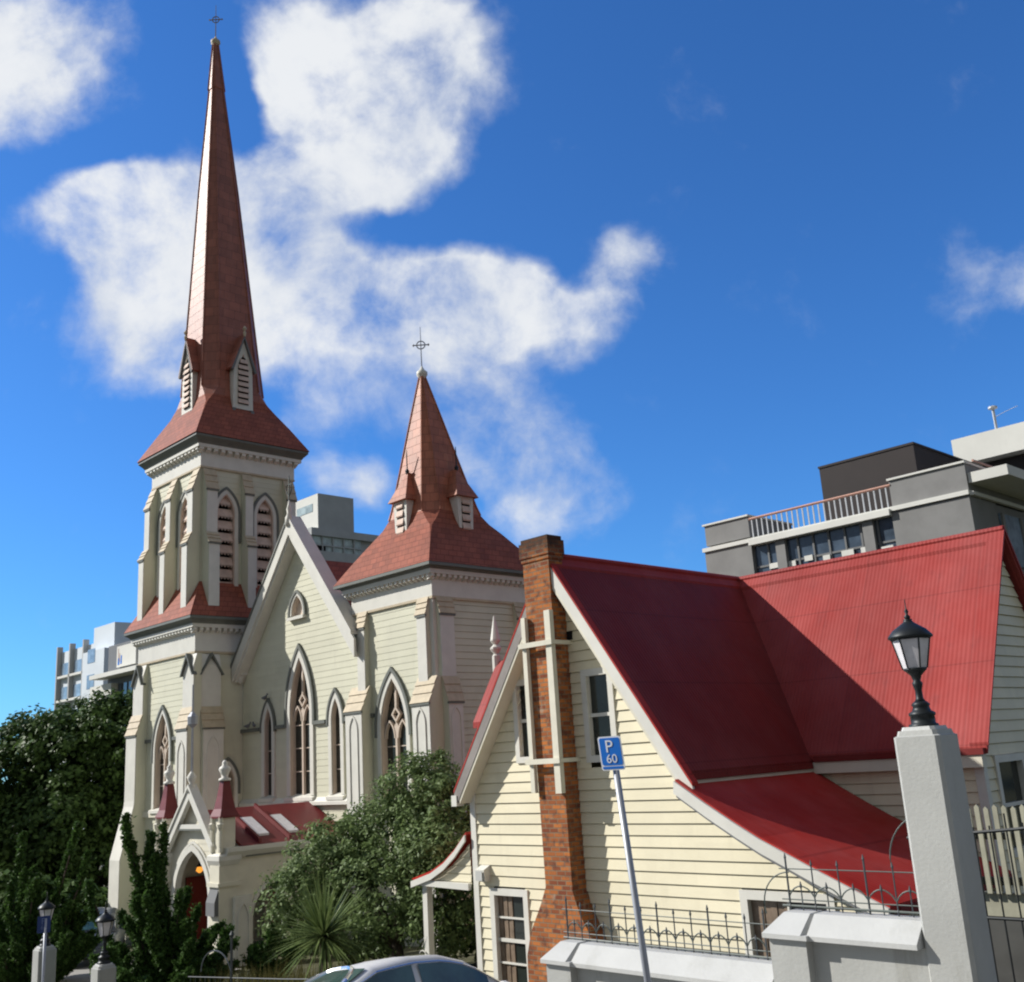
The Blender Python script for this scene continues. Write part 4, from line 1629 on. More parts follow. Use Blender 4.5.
def lantern(label, x, y, z, s=1.):
    """height about 1.05 s"""
    t = thing('pillar_lantern', label, 'lantern', (x, y, z), 'black lanterns on street pillars')
    def L(pr, name, m, par, n=12, smooth=True, rot=0):
        mb = MB()
        mb.lathe((x, y, z), [(r * s, q * s) for r, q in pr], n, rot)
        return mb.build(name, m, par, smooth=smooth)
    L([(.14, .0), (.14, .03), (.115, .04), (.115, .11), (.125, .115), (.125, .14), (.09, .16), (.075, .2), (.09, .22), (.06, .25)], 'lamp_base', 'iron', t)
    L([(.06, .24), (.036, .28), (.033, .36), (.045, .40), (.05, .43), (.035, .45), (.05, .50), (.095, .545), (.11, .555), (.11, .575)], 'lamp_stem', 'iron', t)
    n = 6
    rot = .35
    L([(.112, .575), (.178, .865)], 'lamp_pane', 'lamp_glass', t, n, False, rot)
    mb = MB()
    for j in range(n):
        a = rot + 2 * math.pi * j / n
        p = lambda r, q: (x + r * s * math.cos(a), y + r * s * math.sin(a), z + q * s)
        mb.tube([p(.115, .57), p(.182, .868)], .0085 * s, 5)
    mb.lathe((x, y, z), [(.185 * s, .855 * s), (.195 * s, .86 * s), (.195 * s, .88 * s), (.17 * s, .885 * s)], n, rot)
    mb.build('lamp_cage', 'iron', t)
    L([(.215, .872), (.212, .895), (.16, .955), (.10, .995), (.05, 1.03), (.04, 1.05), (.045, 1.06)], 'lamp_roof', 'iron', t, 12, True)
    L([(.02, 1.05), (.034, 1.085), (.012, 1.11), (.022, 1.14), (.006, 1.17), (.004, 1.26)], 'lamp_finial', 'iron', t, 8)
    return t


lantern('largest black lantern with frosted panes, on the tall pillar in the right foreground', PX, PYc, 5.26, .87)


def railing(name, label, a0, a1, z0, step, tall, short, y, n_high=3):
    t = thing(name, label, 'railing', ((a0 + a1) / 2, y, z0), 'iron railings along the street wall')
    mb = MB()
    mb.tube([(a0, y, z0 + .05), (a1, y, z0 + .05)], .011, 5)
    mb.tube([(a0, y, z0 + .105), (a1, y, z0 + .105)], .006, 5)
    mb.tube([(a0, y, z0 + tall - .03), (a1, y, z0 + tall - .03)], .0055, 5)
    build_each(mb, 'rail', 'iron_grey', t)
    k = 0
    a = a0 + step * .3
    ms = MB()
    while a < a1 - .02:
        mb = MB()
        hi = tall + (.07 if k % n_high == 0 else .012)
        r = .0095 if k % n_high == 0 else .0068
        mb.tube([(a, y, z0 - .06), (a, y, z0 + hi)], r, 5)
        mb.lathe((a, y, z0 + hi), [(.006, -.02), (.014, .0), (.003, .04)], 6)
        mb.lathe((a, y, z0 + .05), [(.009, -.016), (.017, 0), (.009, .016)], 6)
        mb.build('picket', 'iron_rail', t)
        b = a + step / 2
        if b < a1 - .03:
            mb = MB()
            mb.tube([(b, y, z0 - .02), (b, y, z0 + short)], .0062, 5)
            mb.lathe((b, y, z0 + short), [(.006, -.02), (.016, .0), (.003, .045)], 6)
            mb.build('dog_bar', 'iron_rail', t)
        if a + step < a1:
            pts = [(a + step * q, y, z0 + .13 + (short * .42) * math.sin(math.pi * q) ** .7) for q in np.linspace(0, 1, 9)]
            ms.tube(pts, .007, 5)
        k += 1
        a += step
    ms.build('hoop_band', 'iron_grey', t)
    return t


RY = WY + .26
r1 = railing('wall_railing', 'low black spear railing with hoops on the lower wall section behind the parking sign', -8.62, -5.84, 3.24, .212, .37, .2, RY)
r2 = railing('wall_railing', 'low black spear railing with hoops on the upper wall section beside the tall pillar', -5.78, -4.3, 3.71, .262, .40, .22, RY)


def scroll(par, x, z, r, y):
    mb = MB()
    pts = [(x + r * math.sin(q), y, z + r * (1 - math.cos(q)) if False else z + r * math.sin(math.pi / 2) - r * math.cos(q)) for q in np.linspace(0, math.pi / 2, 10)]
    pts = [(x + r * (1 - math.cos(q)), y, z + r * math.sin(q)) for q in np.linspace(-.25, math.pi / 2, 12)]
    mb.tube(pts, .0065, 5)
    mb.build('quarter_scroll', 'iron_grey', par)


scroll(r1, -5.98, 3.75, .30, RY)
scroll(r2, -4.66, 4.16, .40, RY)

# wall running back and uphill from the pillar, with a swept top
t = thing('garden_wall', 'wall toned dark for shade with a swept white top running back from the tall pillar', 'wall', (-3.6, 9.6, gz(-3.6, 0)))
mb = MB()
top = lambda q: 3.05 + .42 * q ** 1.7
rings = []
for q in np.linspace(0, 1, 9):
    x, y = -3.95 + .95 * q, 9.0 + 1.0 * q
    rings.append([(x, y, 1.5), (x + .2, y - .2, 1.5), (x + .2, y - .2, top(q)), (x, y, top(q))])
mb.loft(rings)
mb.build('swept_wall', 'shade_grey', t)
mb = MB()
rings = []
for q in np.linspace(0, 1, 9):
    x, y = -3.98 + .95 * q, 9.02 + 1.0 * q
    z = top(q)
    rings.append([(x, y, z), (x + .26, y - .24, z), (x + .26, y - .24, z + .035), (x, y, z + .06)])
mb.loft(rings)
mb.build('swept_coping', 'plaster_white', t)

# yard fence behind, pale pickets on a low base
t = thing('picket_fence', 'greyish cream picket fence on a low board base behind the tall pillar', 'fence', (-4.5, 12, .9))
mb = MB()
mb.box(-5.45, -2.2, 12.05, 12.12, 3.26, 3.50)
mb.build('base_board', 'fence_pale', t)
mb = MB()
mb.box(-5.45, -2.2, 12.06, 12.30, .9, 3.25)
mb.build('base_wall', 'shade_grey', t)
mb = MB()
mb.box(-5.45, -2.2, 12.04, 12.08, 4.05, 4.12)
mb.box(-5.45, -2.2, 12.04, 12.08, 3.58, 3.66)
build_each(mb, 'fence_rail', 'shade_grey', t)
x = -5.42
while x < -2.25:
    mb = MB()
    hh = 4.42 + random.uniform(-.02, .02)
    mb.prism(fX(12.0), [(x, 3.50), (x + .052, 3.50), (x + .052, hh - .03), (x + .026, hh), (x, hh - .03)], 0, .03)
    mb.build('picket', 'fence_pale', t)
    x += .098

t = thing('side_railing', 'thin dark top rail of iron bars in front of the pale picket fence', 'railing', (-4, 9.7, 2.6))
mb = MB()
mb.tube([(-4.9, 9.7, 4.28), (-3.9, 9.7, 4.36), (-2.9, 9.7, 4.47)], .016, 6)
mb.tube([(-4.9, 9.7, 3.62), (-2.9, 9.7, 3.62)], .014, 6)
build_each(mb, 'rail', 'iron', t)
for i in range(14):
    mb = MB()
    x = -4.85 + i * .145
    mb.tube([(x, 9.7, 2.6), (x, 9.7, 4.29 + .09 * (x + 4.9) + (.12 if i % 3 == 0 else .03))], .008, 5)
    mb.build('bar', 'iron', t)


# ================================================================== parking signs
def text_part(txt, name, T, a, z, o, size, m, par):
    cu = bpy.data.curves.new(name, 'FONT')
    cu.body = txt
    cu.size = size
    cu.extrude = .001
    cu.align_x = 'CENTER'
    ob = bpy.data.objects.new(name, cu)
    COL.objects.link(ob)
    bpy.context.view_layer.update()
    dg = bpy.context.evaluated_depsgraph_get()
    me = bpy.data.meshes.new_from_object(ob.evaluated_get(dg))
    bpy.data.objects.remove(ob)
    mb = MB()
    mb.v = [T(a + v.co.x, z + v.co.y, o + v.co.z) for v in me.vertices]
    mb.f = [tuple(p.vertices) for p in me.polygons]
    return mb.build(name, m, par)


def parking_sign(label, x, y, zt, w, h, base, lean=0., rot=0., small=False):
    t = thing('parking_sign', label, 'sign', (x, y, base), None)
    # the plate turns with the post; face set by rot about the vertical
    ca, sa = math.cos(rot), math.sin(rot)
    def T(a, z, o):
        return (x + lean * (zt - z) * 1. + a * ca + o * sa, y + a * sa - o * ca, z)
    mb = MB()
    mb.tube([(x + lean * (zt - base), y + .03, base - .3), (x + .0, y + .03, zt - .04)], .026, 10)
    mb.build('sign_post', 'steel', t, smooth=True)
    blue = 'sign_blue_shaded' if small else 'sign_blue'
    wht = 'sign_white_shaded' if small else 'sign_white'
    def rrect(hw, z0, z1, c):
        return [(-hw + c, z0), (hw - c, z0), (hw, z0 + c), (hw, z1 - c), (hw - c, z1), (-hw + c, z1), (-hw, z1 - c), (-hw, z0 + c)]
    mb = MB()
    mb.prism(T, rrect(w / 2, zt - h, zt, .012), .0, .006)
    pl = mb.build('sign_plate', blue if small else wht, t)
    mb = MB()
    b = w * .06
    mb.prism(T, rrect(w / 2 - b, zt - h + h * .15, zt - b, .01), .006, .008)
    mb.prism(T, rrect(w / 2 - b, zt - h + b * .9, zt - h + h * .115, .004), .006, .008)
    build_each(mb, 'sign_face', blue, pl)
    text_part('P', 'sign_letter', T, -.01 * w / .2, zt - h * .47, .010, h * .52, wht, pl)
    text_part('60', 'sign_number', T, 0, zt - h * .78, .010, h * .36, wht, pl)
    return t


parking_sign('blue parking sign on a tall thin steel post in front of the lower street wall', -5.50, 6.3, 5.335, .19, .255, gz(-5.4, 0) + .15, lean=.10, rot=.35)
parking_sign('small dark blue parking sign on a grey post in front of the far left pillar', -19.55, 7.36, 3.10, .21, .27, gz(-19, 0) + .1, rot=1.25, small=True)

# pillars and lanterns further down the hill
pillar('gate_pillar', 'short white pillar at the lower left edge, behind the small parking sign', -27.36, 10.35, .42, 1.56, gz(-27, 0), 'lantern pillars')
lantern('lantern on the leftmost white pillar, above the small blue parking sign', -27.36, 10.35, 1.59, .96)
pillar('gate_pillar', 'white pillar half hidden by the twisted juniper at the lower left', -23.3, 10.05, .40, 1.56, gz(-23, 0), 'lantern pillars')
lantern('lantern beside the twisted juniper, in front of the church corner', -23.3, 10.05, 1.59, .96)

t = thing('lamp_post', 'slender dark post behind the olive tree by the cottage eave, under a small lantern', 'post', (-21.6, 18, .8))
mb = MB()
mb.lathe((-21.6, 18, .7), [(.14, 0), (.14, .5), (.07, .6), (.05, 3.75), (.09, 3.85)], 10)
mb.build('post_shaft', 'iron', t)
lantern('small dark lantern in shade between the short tower and the cottage eave', -21.6, 18, 4.55, .55)


def pigeon(label, x, y, z, rz):
    t = thing('pigeon', label, 'bird', (x, y, z), 'pigeons on the church ledges')
    c, q = math.cos(rz), math.sin(rz)
    W = lambda a, b, h: (x + a * c - b * q, y + a * q + b * c, z + h)
    mb = MB()
    prof = [(-.17, .01, .10), (-.10, .035, .09), (-.02, .06, .085), (.06, .055, .11), (.10, .032, .16), (.125, .03, .20), (.155, .02, .205), (.185, .004, .195)]
    mb.loft([[W(a, r * math.cos(k), h + r * 1.1 * math.sin(k)) for k in np.linspace(0, 2 * math.pi, 9)[:-1]] for a, r, h in prof])
    mb.build('body', 'bld_slate', t, smooth=True)
    for k in (-.025, .025):
        mb = MB()
        mb.tube([W(.01, k, .0), W(.0, k, .06)], .006, 5)
        mb.build('leg', 'terracotta', t)


pigeon('left pigeon of the pair on the shaded ledge beside the bell tower', -33.75, 19.43, 6.84, .3)
pigeon('right pigeon of the pair on the shaded ledge beside the bell tower', -33.3, 19.43, 6.84, 2.9)
pigeon('lone pigeon perched on the tip of the shaded lancet hood', -32.6, 19.43, 7.73, .2)


# ================================================================== cars
def car(label, loc, rz, paint, roll=0., pitch=0.):
    """saloon built along +X (nose), wheels on z=0 of its own frame"""
    t = thing('parked_car', label, 'car', (0, 0, 0))
    W = .86
    # lower body stations: x, half width, z bottom, z belt
    st = [(-2.15, .62, .42, .72), (-2.08, .74, .30, .86), (-1.8, .82, .26, .94), (-1.2, W, .24, .95), (0, W, .23, .92), (.9, W, .23, .90), (1.5, .84, .24, .84), (1.95, .76, .28, .74), (2.15, .60, .38, .62)]
    mb = MB()
    rings = []
    for x, w, zb, zt in st:
        zm = zb + (zt - zb) * .55
        half = [(w * .86, zb), (w * .97, zb + .08), (w, zm), (w * .97, zt - .06), (w * .90, zt), (w * .5, zt + .025)]
        ring = [(x, y, z) for y, z in half] + [(x, -y, z) for y, z in half[::-1]]
        rings.append(ring)
    mb.loft(rings)
    body = mb.build('car_body', paint, t, smooth=True)
    # greenhouse: x, half width at belt, half width at roof, z roof
    gh = [(-1.62, .70, .70, .93), (-1.25, .76, .66, 1.20), (-.85, .78, .615, 1.38), (-.3, .785, .60, 1.44), (.2, .785, .60, 1.43), (.62, .78, .62, 1.33), (.95, .77, .68, 1.12), (1.28, .75, .74, .92)]
    mb = MB()
    rings = []
    for x, wb, wr, z in gh:
        zb = .88
        half = [(wb, zb), (wb + (wr - wb) * .55, zb + (z - zb) * .55), (wr, zb + (z - zb) * .9), (wr * .86, z), (wr * .45, z + .02)]
        rings.append([(x, y, q) for y, q in half] + [(x, -y, q) for y, q in half[::-1]])
    mb.loft(rings)
    cab = mb.build('cabin', paint, t, smooth=True)

    def pt(x, u, side, out=.006):
        """point on the cabin side: x along, u 0..1 up the side glass"""
        xs = [g[0] for g in gh]
        wb = np.interp(x, xs, [g[1] for g in gh])
        wr = np.interp(x, xs, [g[2] for g in gh])
        z = np.interp(x, xs, [g[3] for g in gh])
        return (x, side * (wb + (wr - wb) * u * .9 / .9 * .9 + out), .88 + (z - .88) * u * .9)
    for s in (-1, 1):
        for xa, xb in ((-1.22, -.32), (-.22, .86)):
            mb = MB()
            xs = np.linspace(xa, xb, 6)
            lo = [pt(x, .08, s, .012) for x in xs]
            hi = [pt(x, .93, s, .012) for x in xs]
            for k in range(5):
                mb.poly([lo[k], lo[k + 1], hi[k + 1], hi[k]])
            build_each(mb, 'side_window', 'car_glass', cab)
        mb = MB()
        mb.tube([pt(x, .95, s, .012) for x in np.linspace(-1.45, 1.1, 14)], .014, 5)
        mb.build('window_trim', 'chrome', cab)
    # screens
    for nm, seq in (('windscreen', [(.70, .03), (.95, .03), (1.20, .03)]), ('rear_window', [(-.92, .03), (-1.22, .03), (-1.5, .03)])):
        mb = MB()
        rr = []
        for x, e in seq:
            xs = [g[0] for g in gh]
            wr = np.interp(x, xs, [g[2] for g in gh]) - .08
            z = np.interp(x, xs, [g[3] for g in gh])
            sg = 1 if x > 0 else -1
            rr.append([(x + sg * .012, wr * q, z + .022 * (1 - q * q) + .012) for q in np.linspace(-1, 1, 7)])
        mb.loft(rr, False, False, closed=False)
        mb.build(nm, 'car_glass', cab)
    # rim of the rear window
    mb = MB()
    pts = []
    for q in np.linspace(-1, 1, 15):
        u = abs(q) ** 2.2
        x = -.86 - .66 * u
        xs = [g[0] for g in gh]
        wr = np.interp(x, xs, [g[2] for g in gh]) - .05
        z = np.interp(x, xs, [g[3] for g in gh])
        pts.append((x, wr * math.copysign(min(1, abs(q) ** .7), q), z + .02))
    mb.tube(pts, .032, 6)
    mb.build('rear_window_rim', 'chrome', cab)
    for sx in (-1.32, 1.35):
        for s in (-1, 1):
            mb = MB()
            c = Vector((sx, s * .74, .31))
            ring = lambda r, y: [(c.x + r * math.cos(q), c.y + y * s, c.z + r * math.sin(q)) for q in np.linspace(0, 2 * math.pi, 20, endpoint=False)]
            mb.loft([ring(.20, .1), ring(.29, .12), ring(.31, .08), ring(.31, -.06), ring(.28, -.1)])
            wl = mb.build('wheel', 'tyre', t)
            mb = MB()
            mb.loft([ring(.19, .10), ring(.18, .125), ring(.04, .11)])
            mb.build('rim', 'chrome', wl)
    for s in (-1, 1):
        mb = MB()
        mb.box(-2.14, -1.98, s * .60 - .12, s * .60 + .12, .66, .80)
        mb.build('tail_lamp', 'lampred', body)
        mb = MB()
        mb.loft([[(1.95, s * .6 - .14, .58), (1.95, s * .6 + .12, .58), (1.95, s * .6 + .12, .70), (1.95, s * .6 - .14, .70)],
                 [(2.10, s * .56 - .10, .59), (2.08, s * .56 + .08, .59), (2.06, s * .56 + .08, .69), (2.08, s * .56 - .10, .69)]])
        mb.build('headlight', 'lamp_glass', body)
        mb = MB()
        mb.lathe((.92, s * .93, .96), [(.02, -.07), (.1, -.04), (.1, .04), (.03, .08)], 8)
        mb.build('side_mirror', paint, body)
    t.location = loc
    t.rotation_euler = (roll, pitch, rz)
    return t


car('silver car at the bottom edge, parked nose-in on the drive below the cottage', (-11.2, 8.6, 1.44), math.pi / 2 + .03, 'silver', -.17, .09)
car('blue grey car darkened for shade, parked behind the two left pillars, half hidden by junipers', (-35.6, 15.0, -.1), -.5, 'bluegrey')


# ================================================================== plants
def quads(name, m, cen, nrm, size, parent, aspect=1.6):
    """many small leaf faces at cen (N,3) with normals nrm, sizes (N,)"""
    n = len(cen)
    up = rng.normal(size=(n, 3))
    u = np.cross(nrm, up)
    u /= np.linalg.norm(u, axis=1)[:, None] + 1e-9
    v = np.cross(nrm, u)
    s = size[:, None]
    a = cen - u * s * aspect
    b = cen + v * s
    c = cen + u * s * aspect
    d = cen - v * s
    V = np.stack([a, b, c, d], 1).reshape(-1, 3)
    o0 = np.array(ORG.get(parent.name, Vector()) if parent else (0, 0, 0))
    V = V - o0
    me = bpy.data.meshes.new(name)
    me.vertices.add(4 * n)
    me.vertices.foreach_set('co', V.astype(np.float32).ravel())
    me.loops.add(4 * n)
    me.loops.foreach_set('vertex_index', np.arange(4 * n, dtype=np.int32))
    me.polygons.add(n)
    me.polygons.foreach_set('loop_start', np.arange(0, 4 * n, 4, dtype=np.int32))
    me.update(calc_edges=True)
    me.validate()
    me.materials.append(MT[m])
    ob = bpy.data.objects.new(name, me)
    COL.objects.link(ob)
    if parent:
        ob.parent = parent
        ORG[ob.name] = Vector(o0)
    return ob


def unit(n):
    v = rng.normal(size=(n, 3))
    return v / np.linalg.norm(v, axis=1)[:, None]


def lobe_cloud(lobes, per, spread, leaf, jitter=.5):
    """lobes: (x,y,z,rx,ry,rz). Clumps sit on and in each lobe; leaves scatter about every clump"""
    C, N, S = [], [], []
    for (x, y, z, rx, ry, rz_) in lobes:
        k = max(8, int(per * (rx * ry * rz_) ** (2 / 3)))
        d = unit(k)
        rad = rng.uniform(.55, 1.08, size=k) ** .7
        cl = np.array([x, y, z]) + d * rad[:, None] * np.array([rx, ry, rz_])
        m_ = 42
        ld = unit(k * m_)
        lc = np.repeat(cl, m_, 0) + ld * (rng.uniform(.15, 1, size=k * m_) ** .6 * spread * np.repeat(rng.uniform(.6, 1.3, size=k), m_))[:, None] * np.array([1, 1, .8])
        nn = np.repeat(d, m_, 0) * .6 + ld * .5 + np.array([0, 0, .4]) + rng.normal(size=(k * m_, 3)) * jitter
        nn /= np.linalg.norm(nn, axis=1)[:, None]
        C.append(lc)
        N.append(nn)
        S.append(leaf * rng.uniform(.6, 1.35, size=k * m_))
    return np.concatenate(C), np.concatenate(N), np.concatenate(S)


def trunk_mesh(t, base, tips, r, name='trunk'):
    mb = MB()
    b = Vector(base)
    fork = b + Vector((0, 0, max(.6, (min(q[2] for q in tips) - b.z) * .45)))
    mb.tube([b - Vector((0, 0, .3)), b + (fork - b) * .5 + Vector((.05, .03, 0)), fork], r, 9, .75)
    for q in tips:
        q = Vector(q)
        mid = fork + (q - fork) * .5 + Vector((random.uniform(-.3, .3), random.uniform(-.3, .3), .2))
        mb.tube([fork - Vector((0, 0, .1)), mid, q], r * .6, 7, .3)
    return mb.build(name, 'bark', t, smooth=True)


def leafy_tree(name, label, base, lobes, m, per, spread, leaf, r, group=None, aspect=1.6):
    t = thing(name, label, 'shrub' if 'shrub' in name else 'tree', base, group)
    trunk_mesh(t, base, [(l[0], l[1], l[2]) for l in lobes[:7]], r)
    C, N, S = lobe_cloud(lobes, per, spread, leaf)
    keep = C[:, 2] > base[2] + .1
    quads('crown', m, C[keep], N[keep], S[keep], t, aspect)
    return t


# large dark trees left of the bell tower
leafy_tree('broadleaf_tree', 'tall dark broadleaf tree directly left of the bell tower', (-47.5, 19.5, -.6),
           [(-47.5, 19.5, 6.2, 3.0, 3.0, 2.6), (-45.6, 20.5, 7.0, 2.4, 2.4, 2.0), (-49.8, 18.0, 6.4, 2.5, 2.4, 2.2), (-46.8, 18.0, 3.6, 3.0, 2.5, 2.4),
            (-44.6, 21.6, 4.6, 2.0, 2.2, 3.2), (-48.5, 16.8, 2.6, 2.8, 2.4, 2.2), (-45.2, 19.3, 1.8, 2.0, 2.0, 1.8), (-46.2, 19.6, 8.1, 1.3, 1.2, .9), (-48.6, 19.0, 8.0, .9, .9, .7)],
           'leaf_dark', 46, .46, .070, .5, 'dark trees at the left edge')
leafy_tree('broadleaf_tree', 'dark broadleaf tree at the left edge with lighter domed clumps', (-50.5, 12.8, -.9),
           [(-50.5, 12.8, 5.4, 3.0, 3.0, 2.6), (-49.2, 13.8, 6.9, 1.5, 1.5, 1.1), (-52.0, 12.2, 6.9, 2.0, 1.8, 1.4), (-53.5, 11.5, 5.2, 2.4, 2.4, 2.6), (-48.8, 12.8, 3.0, 2.6, 2.4, 2.4), (-51.5, 10.8, 2.5, 2.8, 2.6, 2.4), (-48.0, 14.5, 4.8, 1.7, 1.7, 1.7)],
           'leaf_dark', 46, .46, .070, .45, 'dark trees at the left edge')
leafy_tree('understorey_shrub', 'dark shrubbery low down between the left trees and the drive', (-42, 14.5, -.4),
           [(-42, 14.5, .8, 2.2, 2.0, 1.5), (-44.5, 13, 1.2, 2.4, 2.2, 1.8), (-40.5, 16.2, .6, 1.6, 1.4, 1.3)], 'leaf_dark', 30, .4, .09, .15)

# olive-like tree between church and cottage
leafy_tree('olive_tree', 'bushy grey green olive tree between the church and the cottage veranda', (-20.0, 15.2, .8),
           [(-20.2, 16.2, 4.5, 1.1, 1.05, .95), (-19.4, 16.3, 4.0, 1.1, 1.0, 1.1), (-20.8, 15.9, 3.7, 1.2, 1.1, 1.1), (-22.0, 14.9, 3.0, 1.15, 1.1, 1.0), (-22.5, 14.5, 2.3, 1.0, .95, 1.0),
            (-18.9, 15.7, 3.0, 1.2, 1.1, 1.3), (-20.4, 15.0, 2.4, 1.4, 1.2, 1.2), (-18.6, 15.4, 2.1, .9, .9, .9), (-20.0, 16.6, 5.0, .6, .55, .5), (-21.6, 15.3, 1.6, 1.1, 1, .8), (-23.0, 14.6, 1.7, .7, .7, .7), (-22.1, 15.3, 3.55, .85, .85, .7)],
           'leaf_olive', 105, .27, .027, .16, aspect=2.2)


def juniper(label, base, spikes, group='twisted junipers by the drive'):
    t = thing('juniper', label, 'shrub', base, group)
    C, N, S = [], [], []
    mb = MB()
    for (dx, dy, top, r, bend) in spikes:
        b = Vector((base[0] + dx * .35, base[1] + dy * .35, base[2]))
        e = Vector((base[0] + dx, base[1] + dy, top))
        L = (e - b).length
        m_ = int(34 * L * (r / .2) ** .6) + 8
        tt = np.sort(rng.uniform(.05, 1, size=m_))
        path = np.array(b)[None] + (np.array(e - b))[None] * tt[:, None]
        path[:, 0] += np.sin(tt * math.pi) * bend + .06 * np.sin(tt * 9 + dx * 5)
        path[:, 1] += .06 * np.cos(tt * 8 + dy * 7)
        od = unit(m_)
        od[:, 2] = np.abs(od[:, 2]) * .5
        ax = np.array((e - b).normalized())[None]
        td = od * .75 + ax * rng.uniform(.5, 1.1, size=m_)[:, None]
        td /= np.linalg.norm(td, axis=1)[:, None]
        tl = r * 1.5 * (1.12 - tt) ** .5 * rng.uniform(.55, 1.35, size=m_)
        q_ = 46
        sp_ = rng.uniform(0, 1, size=(m_, q_))
        cen = path[:, None] + td[:, None] * (tl[:, None] * sp_)[..., None]
        cen = cen + rng.normal(size=(m_, q_, 3)) * (.05 * (1.15 - sp_))[..., None]
        nn = rng.normal(size=(m_, q_, 3)) + td[:, None] * .3 + np.array([0, 0, .3])
        nn = nn.reshape(-1, 3)
        nn /= np.linalg.norm(nn, axis=1)[:, None]
        C.append(cen.reshape(-1, 3))
        N.append(nn)
        S.append(.021 * rng.uniform(.6, 1.5, size=m_ * q_))
        mb.tube([b, b + (e - b) * .5 + Vector((bend, 0, 0)), b + (e - b) * .8], .05, 5, .3)
    mb.build('trunk', 'bark', t)
    quads('foliage', 'leaf_juniper', np.concatenate(C), np.concatenate(N), np.concatenate(S), t, 2.2)
    return t


def bush_spikes(n, R, H, r0, seed, tall=()):
    rd = random.Random(seed)
    out = list(tall)
    for i in range(n):
        q = math.sqrt(rd.random())
        a = rd.uniform(0, 2 * math.pi)
        h = H * (1 - .62 * q ** 1.4) * rd.uniform(.62, 1.05)
        out.append((q * R * math.cos(a), q * R * math.sin(a), h, r0 * rd.uniform(.65, 1.3), rd.uniform(-.18, .18)))
    return out


JB = (-24.35, 11.95, .4)
juniper('upright twisted juniper in front of the church porch', JB,
        bush_spikes(46, 1.75, 3.2, .22, 5, [(-.72, -.65, 4.45, .24, -.10), (-.45, -.3, 4.0, .24, .12), (-.15, -.15, 4.2, .18, .1), (-1.5, -1.3, 3.05, .12, -.12), (-.2, -.3, 3.5, .26, -.05)]))
juniper('spreading juniper with upswept tips at the lower left corner', (-31.8, 11.6, .05),
        bush_spikes(60, 2.0, 3.3, .24, 9, [(.9, .8, 4.2, .18, -.2), (1.3, 1.1, 3.5, .18, -.2), (-.3, -.3, 4.0, .2, .15), (-1.2, -1.1, 3.8, .2, .2)]))
juniper('low dark conifer shrub beside the porch side arch', (-22.6, 13.6, .5),
        [(0, 0, 1.7, .3, 0), (.35, .3, 1.4, .28, 0), (-.3, -.3, 1.35, .3, 0), (.1, -.2, 1.1, .35, 0)])


def blade_plant(name, label, base, trunk_h, n, length, wid, cat='tree', m='leaf_blade', group=None):
    t = thing(name, label, cat, base, group)
    b = Vector(base)
    mb = MB()
    mb.tube([b - Vector((0, 0, .2)), b + Vector((.03, .02, trunk_h))], .09, 8, .8)
    mb.build('trunk', 'bark', t)
    mb = MB()
    c = b + Vector((.03, .02, trunk_h))
    for i in range(n):
        az = random.uniform(0, 2 * math.pi)
        el = math.asin(random.uniform(-.4, 1.0))
        L = length * random.uniform(.75, 1.08)
        droop = random.uniform(.05, .35) * (1.1 - max(0, el) / 1.6)
        d = Vector((math.cos(az) * math.cos(el), math.sin(az) * math.cos(el), math.sin(el)))
        sd = Vector((-math.sin(az), math.cos(az), 0))
        P = []
        for k in range(6):
            q = k / 5
            p = c + d * L * q - Vector((0, 0, droop * L * q * q))
            w = wid * (.6 + .4 * math.sin(q * 3)) * (1 - q ** 3)
            P.append((p - sd * w, p + sd * w))
        for k in range(5):
            mb.poly([P[k][0], P[k][1], P[k + 1][1], P[k + 1][0]])
    mb.build('crown', m, t, recalc=False)
    return t


blade_plant('cabbage_tree', 'young cabbage tree with a fan of spiky blades in front of the olive tree', (-19.5, 12.95, .8), 1.15, 290, 1.45, .022)

# rough grass and stems along the inner fence
def grass_strip():
    mb = MB()
    for i in range(2600):
        x = random.uniform(-23.5, -15.8)
        y = 12.2 + random.uniform(-.6, 1.6) - (x + 19) * .05
        z = lot(x, y)
        h = random.uniform(.25, .85)
        a = random.uniform(0, 6.28)
        dx, dy = math.cos(a) * .012, math.sin(a) * .012
        lx, ly = random.uniform(-.25, .25), random.uniform(-.25, .25)
        mb.poly([(x - dx, y - dy, z), (x + dx, y + dy, z), (x + lx + dx * .3, y + ly, z + h)])
    tag(mb.build('long_grass', 'grass', recalc=False), 'long dry grass along the churchyard fence', 'grass', kind='stuff')


grass_strip()
leafy_tree('garden_shrub', 'dark low shrub in the shade behind the veranda post', (-18.6, 17.6, .8),
           [(-18.6, 17.6, 1.7, 1.2, 1, 1.0), (-17.4, 18.2, 1.6, 1.1, 1, .9), (-19.8, 17.8, 1.4, 1, 1, .8)], 'leaf_dark', 40, .3, .05, .08)

